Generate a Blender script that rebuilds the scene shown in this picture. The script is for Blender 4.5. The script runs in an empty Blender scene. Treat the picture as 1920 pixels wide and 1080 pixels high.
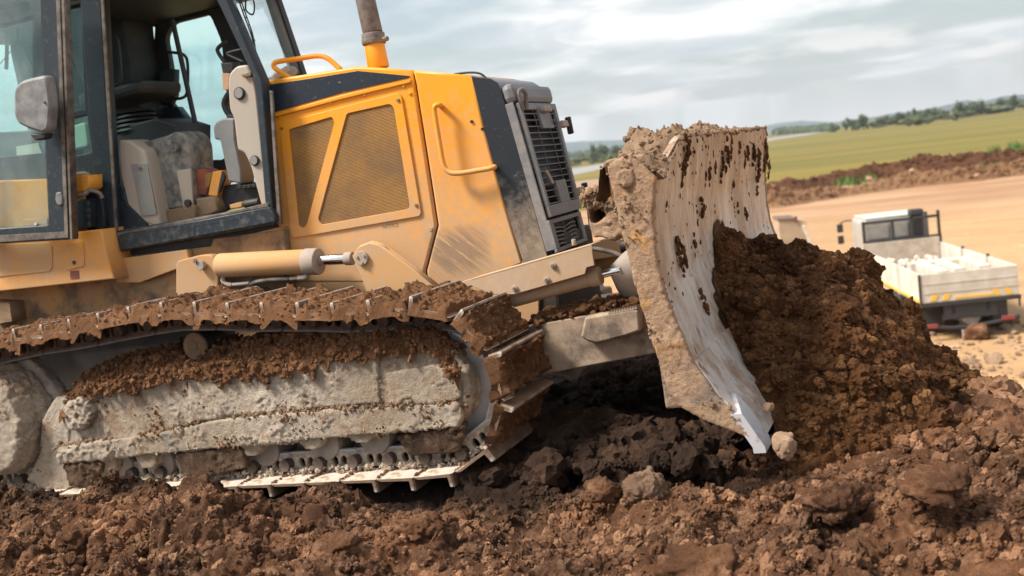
import bpy, bmesh, math, random
import numpy as np
from mathutils import Vector, Matrix, noise as mnoise

random.seed(7)
S = bpy.context.scene
COL = S.collection

# ------------------------------------------------------------------ camera frame
# bulldozer frame: X forward, Y to its left (away from the camera), Z up.
CL = np.array([2.187, -5.702, 1.294]); FPX = 2053.2
def _basis(yaw, pitch, roll):
    cy, sy = math.cos(yaw), math.sin(yaw); cp, sp = math.cos(pitch), math.sin(pitch)
    f = np.array([-sy*cp, cy*cp, sp]); r = np.array([cy, sy, 0.0]); u = np.cross(r, f)
    cr, sr = math.cos(roll), math.sin(roll)
    return cr*r+sr*u, -sr*r+cr*u, f
RL, UL, FL = _basis(*np.radians([22.23, -5.32, -8.83]))
# the bulldozer stands nose-up by about two degrees: local frame -> world
RM = np.array([[0.99920, 0.00014, -0.04002], [0.00014, 0.99998, 0.00687], [0.04002, -0.00687, 0.99918]])
M4 = Matrix([[*RM[0], 0], [*RM[1], 0], [*RM[2], 0], [0, 0, 0, 1]])
CW = RM @ CL; RW, UW, FW = RM@RL, RM@UL, RM@FL

cam_d = bpy.data.cameras.new("camera"); cam = bpy.data.objects.new("camera", cam_d); COL.objects.link(cam)
cam.matrix_world = Matrix([[RW[0], UW[0], -FW[0], CW[0]], [RW[1], UW[1], -FW[1], CW[1]], [RW[2], UW[2], -FW[2], CW[2]], [0, 0, 0, 1]])
cam_d.sensor_width = 36; cam_d.lens = FPX/1920*36
cam_d.clip_start = 0.1; cam_d.clip_end = 12000
cam_d.dof.use_dof = True; cam_d.dof.focus_distance = 5.0; cam_d.dof.aperture_fstop = 2.6
S.camera = cam

# ------------------------------------------------------------------ world, sun, exposure
SUN_EL, SUN_AZ = math.radians(50), math.radians(214)     # azimuth measured from +X, counter-clockwise
sun_dir = Vector((math.cos(SUN_EL)*math.cos(SUN_AZ), math.cos(SUN_EL)*math.sin(SUN_AZ), math.sin(SUN_EL)))
world = bpy.data.worlds.new("World"); S.world = world; world.use_nodes = True
wt = world.node_tree; wt.nodes.clear()
def wn(t, **k):
    n = wt.nodes.new(t)
    for a, b in k.items(): setattr(n, a, b)
    return n
sky = wn('ShaderNodeTexSky', sky_type='NISHITA'); sky.sun_disc = False
sky.sun_elevation = SUN_EL; sky.sun_rotation = math.atan2(sun_dir.x, sun_dir.y); sky.dust_density = 2.0; sky.air_density = 1.2
bg1 = wn('ShaderNodeBackground'); bg1.inputs[1].default_value = 0.10
bg2 = wn('ShaderNodeBackground'); bg2.inputs[1].default_value = 1.0
mixs = wn('ShaderNodeMixShader'); wo = wn('ShaderNodeOutputWorld')
tc = wn('ShaderNodeTexCoord'); sep = wn('ShaderNodeSeparateXYZ')
wt.links.new(tc.outputs['Generated'], sep.inputs[0])
# project the direction on a cloud layer: xy / (z + 0.12)
addz = wn('ShaderNodeMath', operation='ADD'); addz.inputs[1].default_value = 0.10
mx = wn('ShaderNodeMath', operation='MAXIMUM'); mx.inputs[1].default_value = 0.03
wt.links.new(sep.outputs[2], mx.inputs[0]); wt.links.new(mx.outputs[0], addz.inputs[0])
dx = wn('ShaderNodeMath', operation='DIVIDE'); dy = wn('ShaderNodeMath', operation='DIVIDE')
for d, i in ((dx, 0), (dy, 1)):
    wt.links.new(sep.outputs[i], d.inputs[0]); wt.links.new(addz.outputs[0], d.inputs[1])
cmb = wn('ShaderNodeCombineXYZ'); wt.links.new(dx.outputs[0], cmb.inputs[0]); wt.links.new(dy.outputs[0], cmb.inputs[1])
mp = wn('ShaderNodeMapping'); mp.inputs['Rotation'].default_value = (0, 0, math.radians(12)); mp.inputs['Scale'].default_value = (0.9, 0.9, 1.0)
wt.links.new(cmb.outputs[0], mp.inputs[0])
n1 = wn('ShaderNodeTexNoise'); n1.inputs['Scale'].default_value = 1.5; n1.inputs['Detail'].default_value = 7; n1.inputs['Roughness'].default_value = 0.52; n1.inputs['Distortion'].default_value = 0.6
n2 = wn('ShaderNodeTexNoise'); n2.inputs['Scale'].default_value = 0.9; n2.inputs['Detail'].default_value = 5
wt.links.new(mp.outputs[0], n1.inputs[0]); wt.links.new(mp.outputs[0], n2.inputs[0])
cr1 = wn('ShaderNodeValToRGB'); e = cr1.color_ramp.elements           # cloud cover
e[0].position = 0.42; e[0].color = (0.10, 0.10, 0.10, 1); e[1].position = 0.56; e[1].color = (1, 1, 1, 1)
wt.links.new(n2.outputs[0], cr1.inputs[0])
cr2 = wn('ShaderNodeValToRGB'); e = cr2.color_ramp.elements           # cloud tone
e[0].position = 0.36; e[0].color = (0.50, 0.54, 0.56, 1); e[1].position = 0.56; e[1].color = (0.88, 0.86, 0.83, 1)
el = e.new(0.46); el.color = (0.60, 0.625, 0.635, 1)
wt.links.new(n1.outputs[0], cr2.inputs[0])
# towards the horizon the layer thickens into one even pale veil
hz = wn('ShaderNodeMapRange'); hz.inputs['From Min'].default_value = 0.0; hz.inputs['From Max'].default_value = 0.075; hz.inputs['To Min'].default_value = 0.9; hz.inputs['To Max'].default_value = 0.0
wt.links.new(sep.outputs[2], hz.inputs[0])
mxc = wn('ShaderNodeMixRGB'); mxc.inputs[2].default_value = (0.76, 0.735, 0.70, 1)
wt.links.new(hz.outputs[0], mxc.inputs[0]); wt.links.new(cr2.outputs[0], mxc.inputs[1])
mxf = wn('ShaderNodeMath', operation='MAXIMUM'); wt.links.new(cr1.outputs[0], mxf.inputs[0]); wt.links.new(hz.outputs[0], mxf.inputs[1])
wt.links.new(sky.outputs[0], bg1.inputs[0]); wt.links.new(mxc.outputs[0], bg2.inputs[0])
wt.links.new(mxf.outputs[0], mixs.inputs[0]); wt.links.new(bg1.outputs[0], mixs.inputs[1]); wt.links.new(bg2.outputs[0], mixs.inputs[2])
# low row of small white heaped clouds a few degrees above the horizon, all round
mp2 = wn('ShaderNodeMapping'); mp2.inputs['Scale'].default_value = (7, 7, 26); wt.links.new(tc.outputs['Generated'], mp2.inputs[0])
n3 = wn('ShaderNodeTexNoise'); n3.inputs['Scale'].default_value = 1.0; n3.inputs['Detail'].default_value = 6; n3.inputs['Roughness'].default_value = .55; wt.links.new(mp2.outputs[0], n3.inputs[0])
cr3 = wn('ShaderNodeValToRGB'); e = cr3.color_ramp.elements; e[0].position = .53; e[0].color = (0, 0, 0, 1); e[1].position = .62; e[1].color = (1, 1, 1, 1); wt.links.new(n3.outputs[0], cr3.inputs[0])
bd = wn('ShaderNodeValToRGB'); e = bd.color_ramp.elements; e[0].position = .028; e[0].color = (0, 0, 0, 1); e[1].position = .095; e[1].color = (0, 0, 0, 1); el = e.new(.042); el.color = (1, 1, 1, 1); el = e.new(.066); el.color = (.8, .8, .8, 1); wt.links.new(sep.outputs[2], bd.inputs[0])
cm3 = wn('ShaderNodeMath', operation='MULTIPLY'); wt.links.new(cr3.outputs[0], cm3.inputs[0]); wt.links.new(bd.outputs[0], cm3.inputs[1])
bg3 = wn('ShaderNodeBackground'); bg3.inputs[0].default_value = (.92, .83, .78, 1); mix3 = wn('ShaderNodeMixShader')
wt.links.new(cm3.outputs[0], mix3.inputs[0]); wt.links.new(mixs.outputs[0], mix3.inputs[1]); wt.links.new(bg3.outputs[0], mix3.inputs[2]); wt.links.new(mix3.outputs[0], wo.inputs[0])

sd = bpy.data.lights.new("sun", 'SUN'); sd.energy = 5.0; sd.angle = math.radians(14); sd.color = (1.0, 0.93, 0.83)
so = bpy.data.objects.new("sun", sd); COL.objects.link(so)
so.rotation_euler = sun_dir.to_track_quat('Z', 'Y').to_euler(); so.location = (0, 0, 30)
S.view_settings.view_transform = 'Standard'; S.view_settings.look = 'None'
S.view_settings.exposure = 0.56; S.view_settings.gamma = 1.0; S.view_settings.use_curve_mapping = False

# ------------------------------------------------------------------ rays: photo point + known plane -> place
def ray(x, y): return (x-960)*RL-(y-540)*UL+FPX*FL
def P(x, y, c):
    d = ray(x, y); return CL+d*(c-CL[1])/d[1]
def PX(x, y, c):
    d = ray(x, y); return CL+d*(c-CL[0])/d[0]
def PZ(x, y, c):
    d = ray(x, y); return CL+d*(c-CL[2])/d[2]
def rayw(x, y): return RM@ray(x, y)
LZ = -4.0                                            # level of the lot below the bank
def GW(x, y, z=LZ):
    d = rayw(x, y); return CW+d*(z-CW[2])/d[2]
def RWd(x, y, R):                                    # point at horizontal distance R
    d = rayw(x, y); return CW+d*R/math.hypot(d[0], d[1])
def toW(a): return np.asarray(a) @ RM.T

# ------------------------------------------------------------------ numpy noise
def _h(i, j, k, s):
    n = (i.astype(np.int64)*73856093) ^ (j.astype(np.int64)*19349663) ^ (k.astype(np.int64)*83492791) ^ (s*2654435761)
    n &= 0xffffffff
    n = ((n ^ (n >> 15))*2246822519) & 0xffffffff
    n = ((n ^ (n >> 13))*3266489917) & 0xffffffff
    return ((n ^ (n >> 16)) & 0xffffff)/float(0xffffff)
def vnoise(p, s=0):
    f = np.floor(p); t = p-f; t = t*t*t*(t*(t*6-15)+10); f = f.astype(np.int64); r = 0
    for a in (0, 1):
        for b in (0, 1):
            for c in (0, 1):
                w = (t[:, 0] if a else 1-t[:, 0])*(t[:, 1] if b else 1-t[:, 1])*(t[:, 2] if c else 1-t[:, 2])
                r = r+w*_h(f[:, 0]+a, f[:, 1]+b, f[:, 2]+c, s)
    return r*2-1
def fbm(p, o=4, s=0, g=.5):
    r = 0; a = 1; q = p
    for i in range(o):
        r = r+a*vnoise(q, s+i*17); a *= g; q = q*2.03+5.1
    return r
def clumps(p, s=0):
    """rounded clods: highest of the jittered spheres around each point, 0..1"""
    f = np.floor(p-.5).astype(np.int64); r = np.zeros(len(p))
    for a in (0, 1):
        for b in (0, 1):
            for c in (0, 1):
                i, j, k = f[:, 0]+a, f[:, 1]+b, f[:, 2]+c
                cx = i+.5+(_h(i, j, k, s+1)-.5)*.6; cy = j+.5+(_h(i, j, k, s+2)-.5)*.6; cz = k+.5+(_h(i, j, k, s+3)-.5)*.6
                R = .42+.38*_h(i, j, k, s+4)
                d2 = (p[:, 0]-cx)**2+(p[:, 1]-cy)**2+(p[:, 2]-cz)**2
                r = np.maximum(r, np.sqrt(np.maximum(R*R-d2, 0)))
    return r
def ridge(p, s=0): return 1-2*np.abs(vnoise(p, s))
def soil_disp(p, scales=((.30, .07), (.14, .05), (.065, .026), (.03, .012)), s=0, rough=1.0):
    warp = np.stack([vnoise(p*9, s+50), vnoise(p*9, s+51), vnoise(p*9, s+52)], 1)*.035+np.stack([vnoise(p*28, s+53), vnoise(p*28, s+54), vnoise(p*28, s+55)], 1)*.014+np.stack([vnoise(p*75, s+56), vnoise(p*75, s+57), vnoise(p*75, s+58)], 1)*.005
    q = p+warp; d = 0
    for i, (sz, am) in enumerate(scales):
        m = np.clip(.55+.75*vnoise(p/sz*.33+i*3.1, s+90+i), 0.1, 1.2)
        d = d+am*m*(clumps(q/sz+i*7.7, s+i*11)/.7)
    cr = np.clip(.5+.8*vnoise(p*4.5, s+70), .15, 1.1)
    return d+rough*cr*(.013*ridge(q*24, s+7)+.008*ridge(q*52, s+8)+.005*ridge(q*105, s+9))
def jostle(p, s=0, a=.012):
    """sideways shove that makes clods overhang"""
    return a*np.stack([vnoise(p*16, s+1)+.5*vnoise(p*37, s+4), vnoise(p*16, s+2)+.5*vnoise(p*37, s+5), 0*p[:, 0]], 1)

# ------------------------------------------------------------------ object helpers
def props(o, label=None, cat=None, group=None, kind=None):
    if label: o['label'] = label
    if cat: o['category'] = cat
    if group: o['group'] = group
    if kind: o['kind'] = kind
    return o
def link(name, me, mat=None, parent=None, smooth=False, bevel=0, seg=2):
    o = bpy.data.objects.new(name, me); COL.objects.link(o)
    if parent is not None: o.parent = parent
    if mat is not None and not me.materials: me.materials.append(mat)
    if smooth: me.polygons.foreach_set('use_smooth', [True]*len(me.polygons))
    if bevel:
        b = o.modifiers.new('b', 'BEVEL'); b.width = bevel; b.segments = seg; b.limit_method = 'ANGLE'; b.angle_limit = math.radians(35)
    return o
def mesh(name, v, f, mat=None, parent=None, **k):
    me = bpy.data.meshes.new(name); me.from_pydata([tuple(map(float, a)) for a in v], [], [tuple(map(int, a)) for a in f]); me.update()
    return link(name, me, mat, parent, **k)
def npmesh(name, v, q, mat=None, parent=None, smooth=True):
    """fast mesh from arrays (q: n x 3 or n x 4)"""
    me = bpy.data.meshes.new(name); v = np.asarray(v, np.float32); q = np.asarray(q, np.int32); k = q.shape[1]
    me.vertices.add(len(v)); me.vertices.foreach_set('co', v.ravel())
    me.loops.add(q.size); me.loops.foreach_set('vertex_index', q.ravel())
    me.polygons.add(len(q)); me.polygons.foreach_set('loop_start', np.arange(len(q), dtype=np.int32)*k)
    me.polygons.foreach_set('use_smooth', np.full(len(q), smooth)); me.update(calc_edges=True); me.validate()
    return link(name, me, mat, parent)
def empty(name, loc=(0, 0, 0), rz=0, parent=None):
    o = bpy.data.objects.new(name, None); COL.objects.link(o); o.location = loc; o.rotation_euler = (0, 0, rz); o.empty_display_size = .3
    if parent is not None: o.parent = parent
    return o
def rnd(pts, r, n=4):
    """round the corners of a 2-D outline"""
    pts = [np.array(p[:2], float) for p in pts]; out = []; N = len(pts)
    for i in range(N):
        a, b, c = pts[i-1], pts[i], pts[(i+1) % N]
        rr = min(r, np.linalg.norm(a-b)*.45, np.linalg.norm(c-b)*.45)
        p = b+(a-b)/max(np.linalg.norm(a-b), 1e-6)*rr; q = b+(c-b)/max(np.linalg.norm(c-b), 1e-6)*rr
        for t in np.linspace(0, 1, n+1): out.append((1-t)**2*p+2*t*(1-t)*b+t*t*q)
    return out
def platemesh(name, loops, y0, y1, bev=0):
    cu = bpy.data.curves.new('tmp', 'CURVE'); cu.dimensions = '2D'; cu.fill_mode = 'BOTH'
    cu.extrude = abs(y1-y0)/2-bev; cu.bevel_depth = bev; cu.bevel_resolution = 1; cu.offset = -bev if bev else 0
    for L in loops:
        sp = cu.splines.new('POLY'); sp.points.add(len(L)-1)
        for i, p in enumerate(L): sp.points[i].co = (p[0], p[1], 0, 1)
        sp.use_cyclic_u = True
    ob = bpy.data.objects.new('tmp', cu); me = bpy.data.meshes.new_from_object(ob)
    ym = (y0+y1)/2; n = len(me.vertices); a = np.empty(n*3, np.float32); me.vertices.foreach_get('co', a); a = a.reshape(-1, 3)
    b = np.stack([a[:, 0], ym-a[:, 2], a[:, 1]], 1); me.vertices.foreach_set('co', b.ravel()); me.update(); me.name = name
    bpy.data.objects.remove(ob); bpy.data.curves.remove(cu); me.materials.clear()
    return me
def plate(name, loops, y0, y1, mat, parent, bev=.003, r=0):
    """flat plate in the X-Z plane between y0 and y1; first loop is the outline, the others are holes"""
    if not isinstance(loops[0], list): loops = [loops]
    loops = [rnd(L, r) if r else [p[:2] for p in L] for L in loops]
    return link(name, platemesh(name, loops, y0, y1, bev), mat, parent)
def T(pts, y):                                        # photo outline -> (x,z) on plane y
    return [(lambda a: (a[0], a[2]))(P(px, py, y)) for px, py in pts]
def tplate(name, pts, y, th, mat, parent, bev=.003, r=0, holes=()):
    return plate(name, [T(pts, y)]+[T(h, y) for h in holes], y, y+th, mat, parent, bev, r)
def prism(name, base, vec, mat, parent, bevel=.003):
    n = len(base); base = [np.array(b, float) for b in base]; vec = np.array(vec, float)
    v = base+[b+vec for b in base]
    f = [tuple(range(n))[::-1], tuple(range(n, 2*n))]+[(i, (i+1) % n, n+(i+1) % n, n+i) for i in range(n)]
    o = mesh(name, v, f, mat, parent, bevel=bevel); fixn(o); return o
def fixn(o):
    bm = bmesh.new(); bm.from_mesh(o.data); bmesh.ops.recalc_face_normals(bm, faces=bm.faces[:]); bm.to_mesh(o.data); bm.free()
def box(name, x0, x1, y0, y1, z0, z1, mat, parent, bevel=.004):
    return prism(name, [(x0, y0, z0), (x1, y0, z0), (x1, y1, z0), (x0, y1, z0)], (0, 0, z1-z0), mat, parent, bevel)
def bar(name, a, b, w, h, mat, parent, up=(0, 0, 1), bevel=.003):
    a, b = Vector(a), Vector(b); d = (b-a).normalized(); s = d.cross(Vector(up)).normalized(); u = s.cross(d)
    q = [a+s*w/2+u*h/2, a-s*w/2+u*h/2, a-s*w/2-u*h/2, a+s*w/2-u*h/2]
    return prism(name, q, b-a, mat, parent, bevel)
def cyl(name, a, b, r0, mat, parent, r1=None, n=28, bevel=.003, smooth=True):
    a, b = Vector(a), Vector(b); d = (b-a).normalized(); r1 = r0 if r1 is None else r1
    s = d.orthogonal().normalized(); u = d.cross(s)
    v = []; f = []
    for c, r in ((a, r0), (b, r1)):
        for i in range(n):
            t = 2*math.pi*i/n; v.append(c+(s*math.cos(t)+u*math.sin(t))*r)
    for i in range(n): f.append((i, (i+1) % n, n+(i+1) % n, n+i))
    f += [tuple(range(n))[::-1], tuple(range(n, 2*n))]
    o = mesh(name, v, f, mat, parent, bevel=bevel); fixn(o)
    if smooth:
        for p in o.data.polygons: p.use_smooth = len(p.vertices) == 4
    return o
def spline(pts, k=6, closed=False):
    pts = [np.array(p, float) for p in pts]; out = []
    n = len(pts)
    for i in range(n-1):
        p0 = pts[max(i-1, 0)]; p1 = pts[i]; p2 = pts[i+1]; p3 = pts[min(i+2, n-1)]
        for j in range(k):
            t = j/k; out.append(.5*((2*p1)+(-p0+p2)*t+(2*p0-5*p1+4*p2-p3)*t*t+(-p0+3*p1-3*p2+p3)*t**3))
    out.append(pts[-1]); return out
def tube(name, pts, r, mat, parent, n=12, smooth_path=True, rib=0):
    pts = spline(pts) if smooth_path else [np.array(p, float) for p in pts]
    if rib:
        pp = []
        for i in range(len(pts)-1):
            m = max(1, int(np.linalg.norm(pts[i+1]-pts[i])/rib*2))
            for j in range(m): pp.append(pts[i]+(pts[i+1]-pts[i])*j/m)
        pts = pp
    v = []; f = []; s = None
    for i, p in enumerate(pts):
        d = Vector(pts[min(i+1, len(pts)-1)]-pts[max(i-1, 0)]).normalized()
        s = d.orthogonal().normalized() if s is None else (s-d*s.dot(d)).normalized()
        u = d.cross(s); rr = r*(1.12 if (rib and i % 2) else (.93 if rib else 1))
        for j in range(n):
            t = 2*math.pi*j/n; v.append(Vector(p)+(s*math.cos(t)+u*math.sin(t))*rr)
    for i in range(len(pts)-1):
        for j in range(n):
            a = i*n+j; b = i*n+(j+1) % n; f.append((a, b, b+n, a+n))
    f += [tuple(range(n))[::-1], tuple(range(len(v)-n, len(v)))]
    o = mesh(name, v, f, mat, parent)
    for p in o.data.polygons: p.use_smooth = True
    return o
def bolt(p, r, mat, parent, n=(0, -1, 0), h=.008):
    p = Vector(p); nn = Vector(n)
    o = cyl('bolt', p, p+nn*h, r, mat, parent, n=6, bevel=.001, smooth=False); return o
def crust(o, voxel=.01, amp=.02, scale=.08, s=0, fine=.004):
    """thick caked mud: remesh the solid and push its skin out by clods"""
    for m in list(o.modifiers): o.modifiers.remove(m)
    m = o.modifiers.new('r', 'REMESH'); m.mode = 'VOXEL'; m.voxel_size = voxel
    dg = bpy.context.evaluated_depsgraph_get(); ev = o.evaluated_get(dg); me = bpy.data.meshes.new_from_object(ev)
    o.modifiers.clear(); n = len(me.vertices)
    a = np.empty(n*3, np.float32); me.vertices.foreach_get('co', a); a = a.reshape(-1, 3).astype(float)
    nn = np.empty(n*3, np.float32); me.vertices.foreach_get('normal', nn); nn = nn.reshape(-1, 3).astype(float)
    q = a+np.stack([vnoise(a*20, s), vnoise(a*20, s+1), vnoise(a*20, s+2)], 1)*.02
    patch = np.clip(.15+1.5*fbm(a/scale*.35, 3, s+9), 0, 1)
    d = amp*patch*(clumps(q/scale, s)+.6*clumps(q/scale*2.3, s+5)-.2)+amp*.16*fbm(a/scale*.4, 3, s+3)+fine*(.4+patch)*(ridge(q*34, s+6)*.9+ridge(q*80, s+7)*.6)
    a = a+nn*d[:, None]; me.vertices.foreach_set('co', a.astype(np.float32).ravel())
    mats = list(o.data.materials); me.materials.clear()
    for x in mats: me.materials.append(x)
    me.polygons.foreach_set('use_smooth', [True]*len(me.polygons)); me.update(); o.data = me
    return o
_ico = {}
def ico(sub):
    if sub not in _ico:
        bm = bmesh.new(); bmesh.ops.create_icosphere(bm, subdivisions=sub, radius=1)
        _ico[sub] = (np.array([v.co[:] for v in bm.verts]), np.array([[v.index for v in f.verts] for f in bm.faces])); bm.free()
    return _ico[sub]
def lump(sub, s):
    """one angular, crumbly lump of soil of radius about 1"""
    v, f = ico(sub); rg = np.random.RandomState(s); sc = rg.uniform(.6, 1.2, 3); w = v+.35*np.stack([vnoise(v*1.7+s, s+11), vnoise(v*1.7+s, s+12), vnoise(v*1.7+s, s+13)], 1)
    r = 1+.34*vnoise(w*1.2+s, s)+.42*(clumps(w*1.6+s*3.3, s)-.35)
    if sub > 1: r = r+.20*(clumps(w*3.4+s, s+1)-.3)
    if sub > 2: r = r+.13*ridge(w*3.1, s+2)+.08*ridge(w*7, s+3)
    if sub > 3: r = r+.05*ridge(w*15, s+4)+.10*(clumps(w*7, s+5)-.3)
    for k in range(4):                                # a few broken flat faces
        n = rg.normal(size=3); n /= np.linalg.norm(n); lim = rg.uniform(.55, .85); d = v*r[:, None]@n
        r = np.where(d > lim, r*lim/np.maximum(d, 1e-6)*.75+r*.25, r)
    return v*r[:, None]*sc, f
def lumpset(name, pos, rad, mat, parent=None, s=0, squash=.8):
    """many lumps joined in one mesh"""
    pos = np.asarray(pos); rad = np.asarray(rad); V = []; F = []; off = 0; rg = np.random.RandomState(s)
    lib = {1: [lump(1, 100+i) for i in range(10)], 2: [lump(2, 200+i) for i in range(12)], 3: [lump(3, 300+i) for i in range(10)], 4: [lump(4, 400+i) for i in range(4)]}
    for p, r in zip(pos, rad):
        sub = 1 if r < .009 else 2 if r < .026 else 3 if r < .09 else 4
        L = lib[sub]; v, f = L[rg.randint(len(L))]
        a, b = rg.uniform(0, 6.283, 2); ca, sa, cb, sb = math.cos(a), math.sin(a), math.cos(b), math.sin(b)
        R = np.array([[ca, -sa, 0], [sa, ca, 0], [0, 0, 1]])@np.array([[1, 0, 0], [0, cb, -sb], [0, sb, cb]])
        w = (v@R.T)*r; w[:, 2] *= squash; V.append(w+p); F.append(f+off); off += len(v)
    return npmesh(name, np.concatenate(V), np.concatenate(F), mat, parent)

_lib = {}
def crumb_lib(mat):
    if mat.name not in _lib:
        c = bpy.data.collections.new('crumbs_'+mat.name)
        for i in range(14):
            v, f = lump(4 if mat.name.endswith('_lump') else 3, 700+i); v = v*(1+.16*ridge(v*3.3, i)+.12*ridge(v*8, i+3)+(.10*ridge(v*17, i+5) if len(v) > 1000 else 0))[:, None]; me = bpy.data.meshes.new('crumb'); me.from_pydata([tuple(map(float, a)) for a in v], [], [tuple(map(int, a)) for a in f]); me.materials.append(mat)
            me.polygons.foreach_set('use_smooth', [False]*len(me.polygons)); c.objects.link(bpy.data.objects.new('crumb', me))
        _lib[mat.name] = c
    return _lib[mat.name]
def scatter(name, pos, rad, mat, s=0, parent=None):
    """countless crumbs: one object of points, each carrying a lump by geometry nodes"""
    n = len(pos); r = np.random.RandomState(s); me = bpy.data.meshes.new(name); me.vertices.add(n); me.vertices.foreach_set('co', np.asarray(pos, np.float32).ravel())
    a = me.attributes.new('rad', 'FLOAT', 'POINT'); a.data.foreach_set('value', np.asarray(rad, np.float32))
    a = me.attributes.new('rot', 'FLOAT_VECTOR', 'POINT'); a.data.foreach_set('vector', r.uniform(0, 6.28, n*3).astype(np.float32))
    o = bpy.data.objects.new(name, me); COL.objects.link(o); o['kind'] = 'stuff'; o.parent = parent
    g = bpy.data.node_groups.new(name, 'GeometryNodeTree'); g.interface.new_socket('Geometry', in_out='INPUT', socket_type='NodeSocketGeometry'); g.interface.new_socket('Geometry', in_out='OUTPUT', socket_type='NodeSocketGeometry')
    N = g.nodes.new; gi, go = N('NodeGroupInput'), N('NodeGroupOutput'); ip = N('GeometryNodeInstanceOnPoints'); ci = N('GeometryNodeCollectionInfo'); ci.inputs[0].default_value = crumb_lib(mat); ci.inputs['Separate Children'].default_value = True
    ip.inputs['Pick Instance'].default_value = True
    ra = N('GeometryNodeInputNamedAttribute'); ra.data_type = 'FLOAT'; ra.inputs[0].default_value = 'rad'; ro = N('GeometryNodeInputNamedAttribute'); ro.data_type = 'FLOAT_VECTOR'; ro.inputs[0].default_value = 'rot'
    e2r = N('FunctionNodeEulerToRotation')
    L = g.links.new; L(gi.outputs[0], ip.inputs['Points']); L(ci.outputs[0], ip.inputs['Instance']); L(ra.outputs[0], ip.inputs['Scale']); L(ro.outputs[0], e2r.inputs[0]); L(e2r.outputs[0], ip.inputs['Rotation']); L(ip.outputs[0], go.inputs[0])
    m = o.modifiers.new('crumbs', 'NODES'); m.node_group = g; return o

def crumbs_on(name, V, n, lo, hi, mat, s, parent, k=2.5, sink=.1, jit=.004):
    r9_ = np.random.RandomState(s); V = np.asarray(V); i = r9_.choice(len(V), n); u = r9_.uniform(0, 1, n); r = ((hi**(1-k)-lo**(1-k))*u+lo**(1-k))**(1/(1-k))
    return scatter(name, V[i]+r9_.normal(0, jit, (n, 3))-np.array([0, 0, 1])*(r*sink)[:, None], r, mat, s, parent)
def verts_of(o):
    a = np.empty(len(o.data.vertices)*3, np.float32); o.data.vertices.foreach_get('co', a); return a.reshape(-1, 3).astype(float)

# ------------------------------------------------------------------ materials
MATS = {}
class NT:
    def __init__(s, name):
        s.m = bpy.data.materials.new(name); s.m.use_nodes = True; s.t = s.m.node_tree; s.t.nodes.clear()
        s.out = s.n('ShaderNodeOutputMaterial'); s.b = s.n('ShaderNodeBsdfPrincipled'); s.l(s.b.outputs[0], s.out.inputs[0]); MATS[name] = s.m
        s.co = s.n('ShaderNodeTexCoord'); s.b.inputs['Roughness'].default_value = .6
    def n(s, t, **k):
        x = s.t.nodes.new(t)
        for a, b in k.items(): setattr(x, a, b)
        return x
    def l(s, a, b): s.t.links.new(a, b)
    def noise(s, sc, det=4, ro=.55, dist=0, vec=None, stretch=None, coord='Object'):
        x = s.n('ShaderNodeTexNoise'); x.inputs['Scale'].default_value = sc; x.inputs['Detail'].default_value = det; x.inputs['Roughness'].default_value = ro; x.inputs['Distortion'].default_value = dist
        v = vec or s.co.outputs[coord]
        if stretch:
            m = s.n('ShaderNodeMapping'); m.inputs['Scale'].default_value = stretch; s.l(v, m.inputs[0]); v = m.outputs[0]
        s.l(v, x.inputs[0]); return x.outputs[0]
    def ramp(s, v, lo, hi, c0=(0, 0, 0, 1), c1=(1, 1, 1, 1)):
        r = s.n('ShaderNodeValToRGB'); e = r.color_ramp.elements; e[0].position = lo; e[0].color = c0; e[1].position = hi; e[1].color = c1
        s.l(v, r.inputs[0]); return r.outputs[0]
    def mix(s, f, a, b):
        x = s.n('ShaderNodeMixRGB')
        for i, v in ((0, f), (1, a), (2, b)):
            if isinstance(v, (int, float)): x.inputs[i].default_value = v
            elif isinstance(v, tuple): x.inputs[i].default_value = (*v[:3], 1)
            else: s.l(v, x.inputs[i])
        return x.outputs[0]
    def math(s, op, a, b=0.0, c=None):
        x = s.n('ShaderNodeMath', operation=op)
        for i, v in ((0, a), (1, b), (2, c)):
            if v is None: continue
            if isinstance(v, (int, float)): x.inputs[i].default_value = v
            else: s.l(v, x.inputs[i])
        return x.outputs[0]
    def maprange(s, v, a, b, c=0, d=1):
        x = s.n('ShaderNodeMapRange'); s.l(v, x.inputs[0])
        for i, q in enumerate((a, b, c, d)): x.inputs[i+1].default_value = q
        return x.outputs[0]
    def sepz(s, i=2, coord='Object'):
        x = s.n('ShaderNodeSeparateXYZ'); s.l(s.co.outputs[coord], x.inputs[0]); return x.outputs[i]
    def bump(s, h, st=.3, d=.01, prev=None):
        x = s.n('ShaderNodeBump'); x.inputs['Strength'].default_value = st; x.inputs['Distance'].default_value = d; s.l(h, x.inputs['Height'])
        if prev is not None: s.l(prev, x.inputs['Normal'])
        s.l(x.outputs[0], s.b.inputs['Normal']); return x.outputs[0]
    def col(s, c): s.l(c, s.b.inputs['Base Color']) if not isinstance(c, tuple) else setattr(s.b.inputs['Base Color'], 'default_value', (*c, 1))
    def rough(s, r): s.l(r, s.b.inputs['Roughness']) if not isinstance(r, (int, float)) else setattr(s.b.inputs['Roughness'], 'default_value', r)

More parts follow.
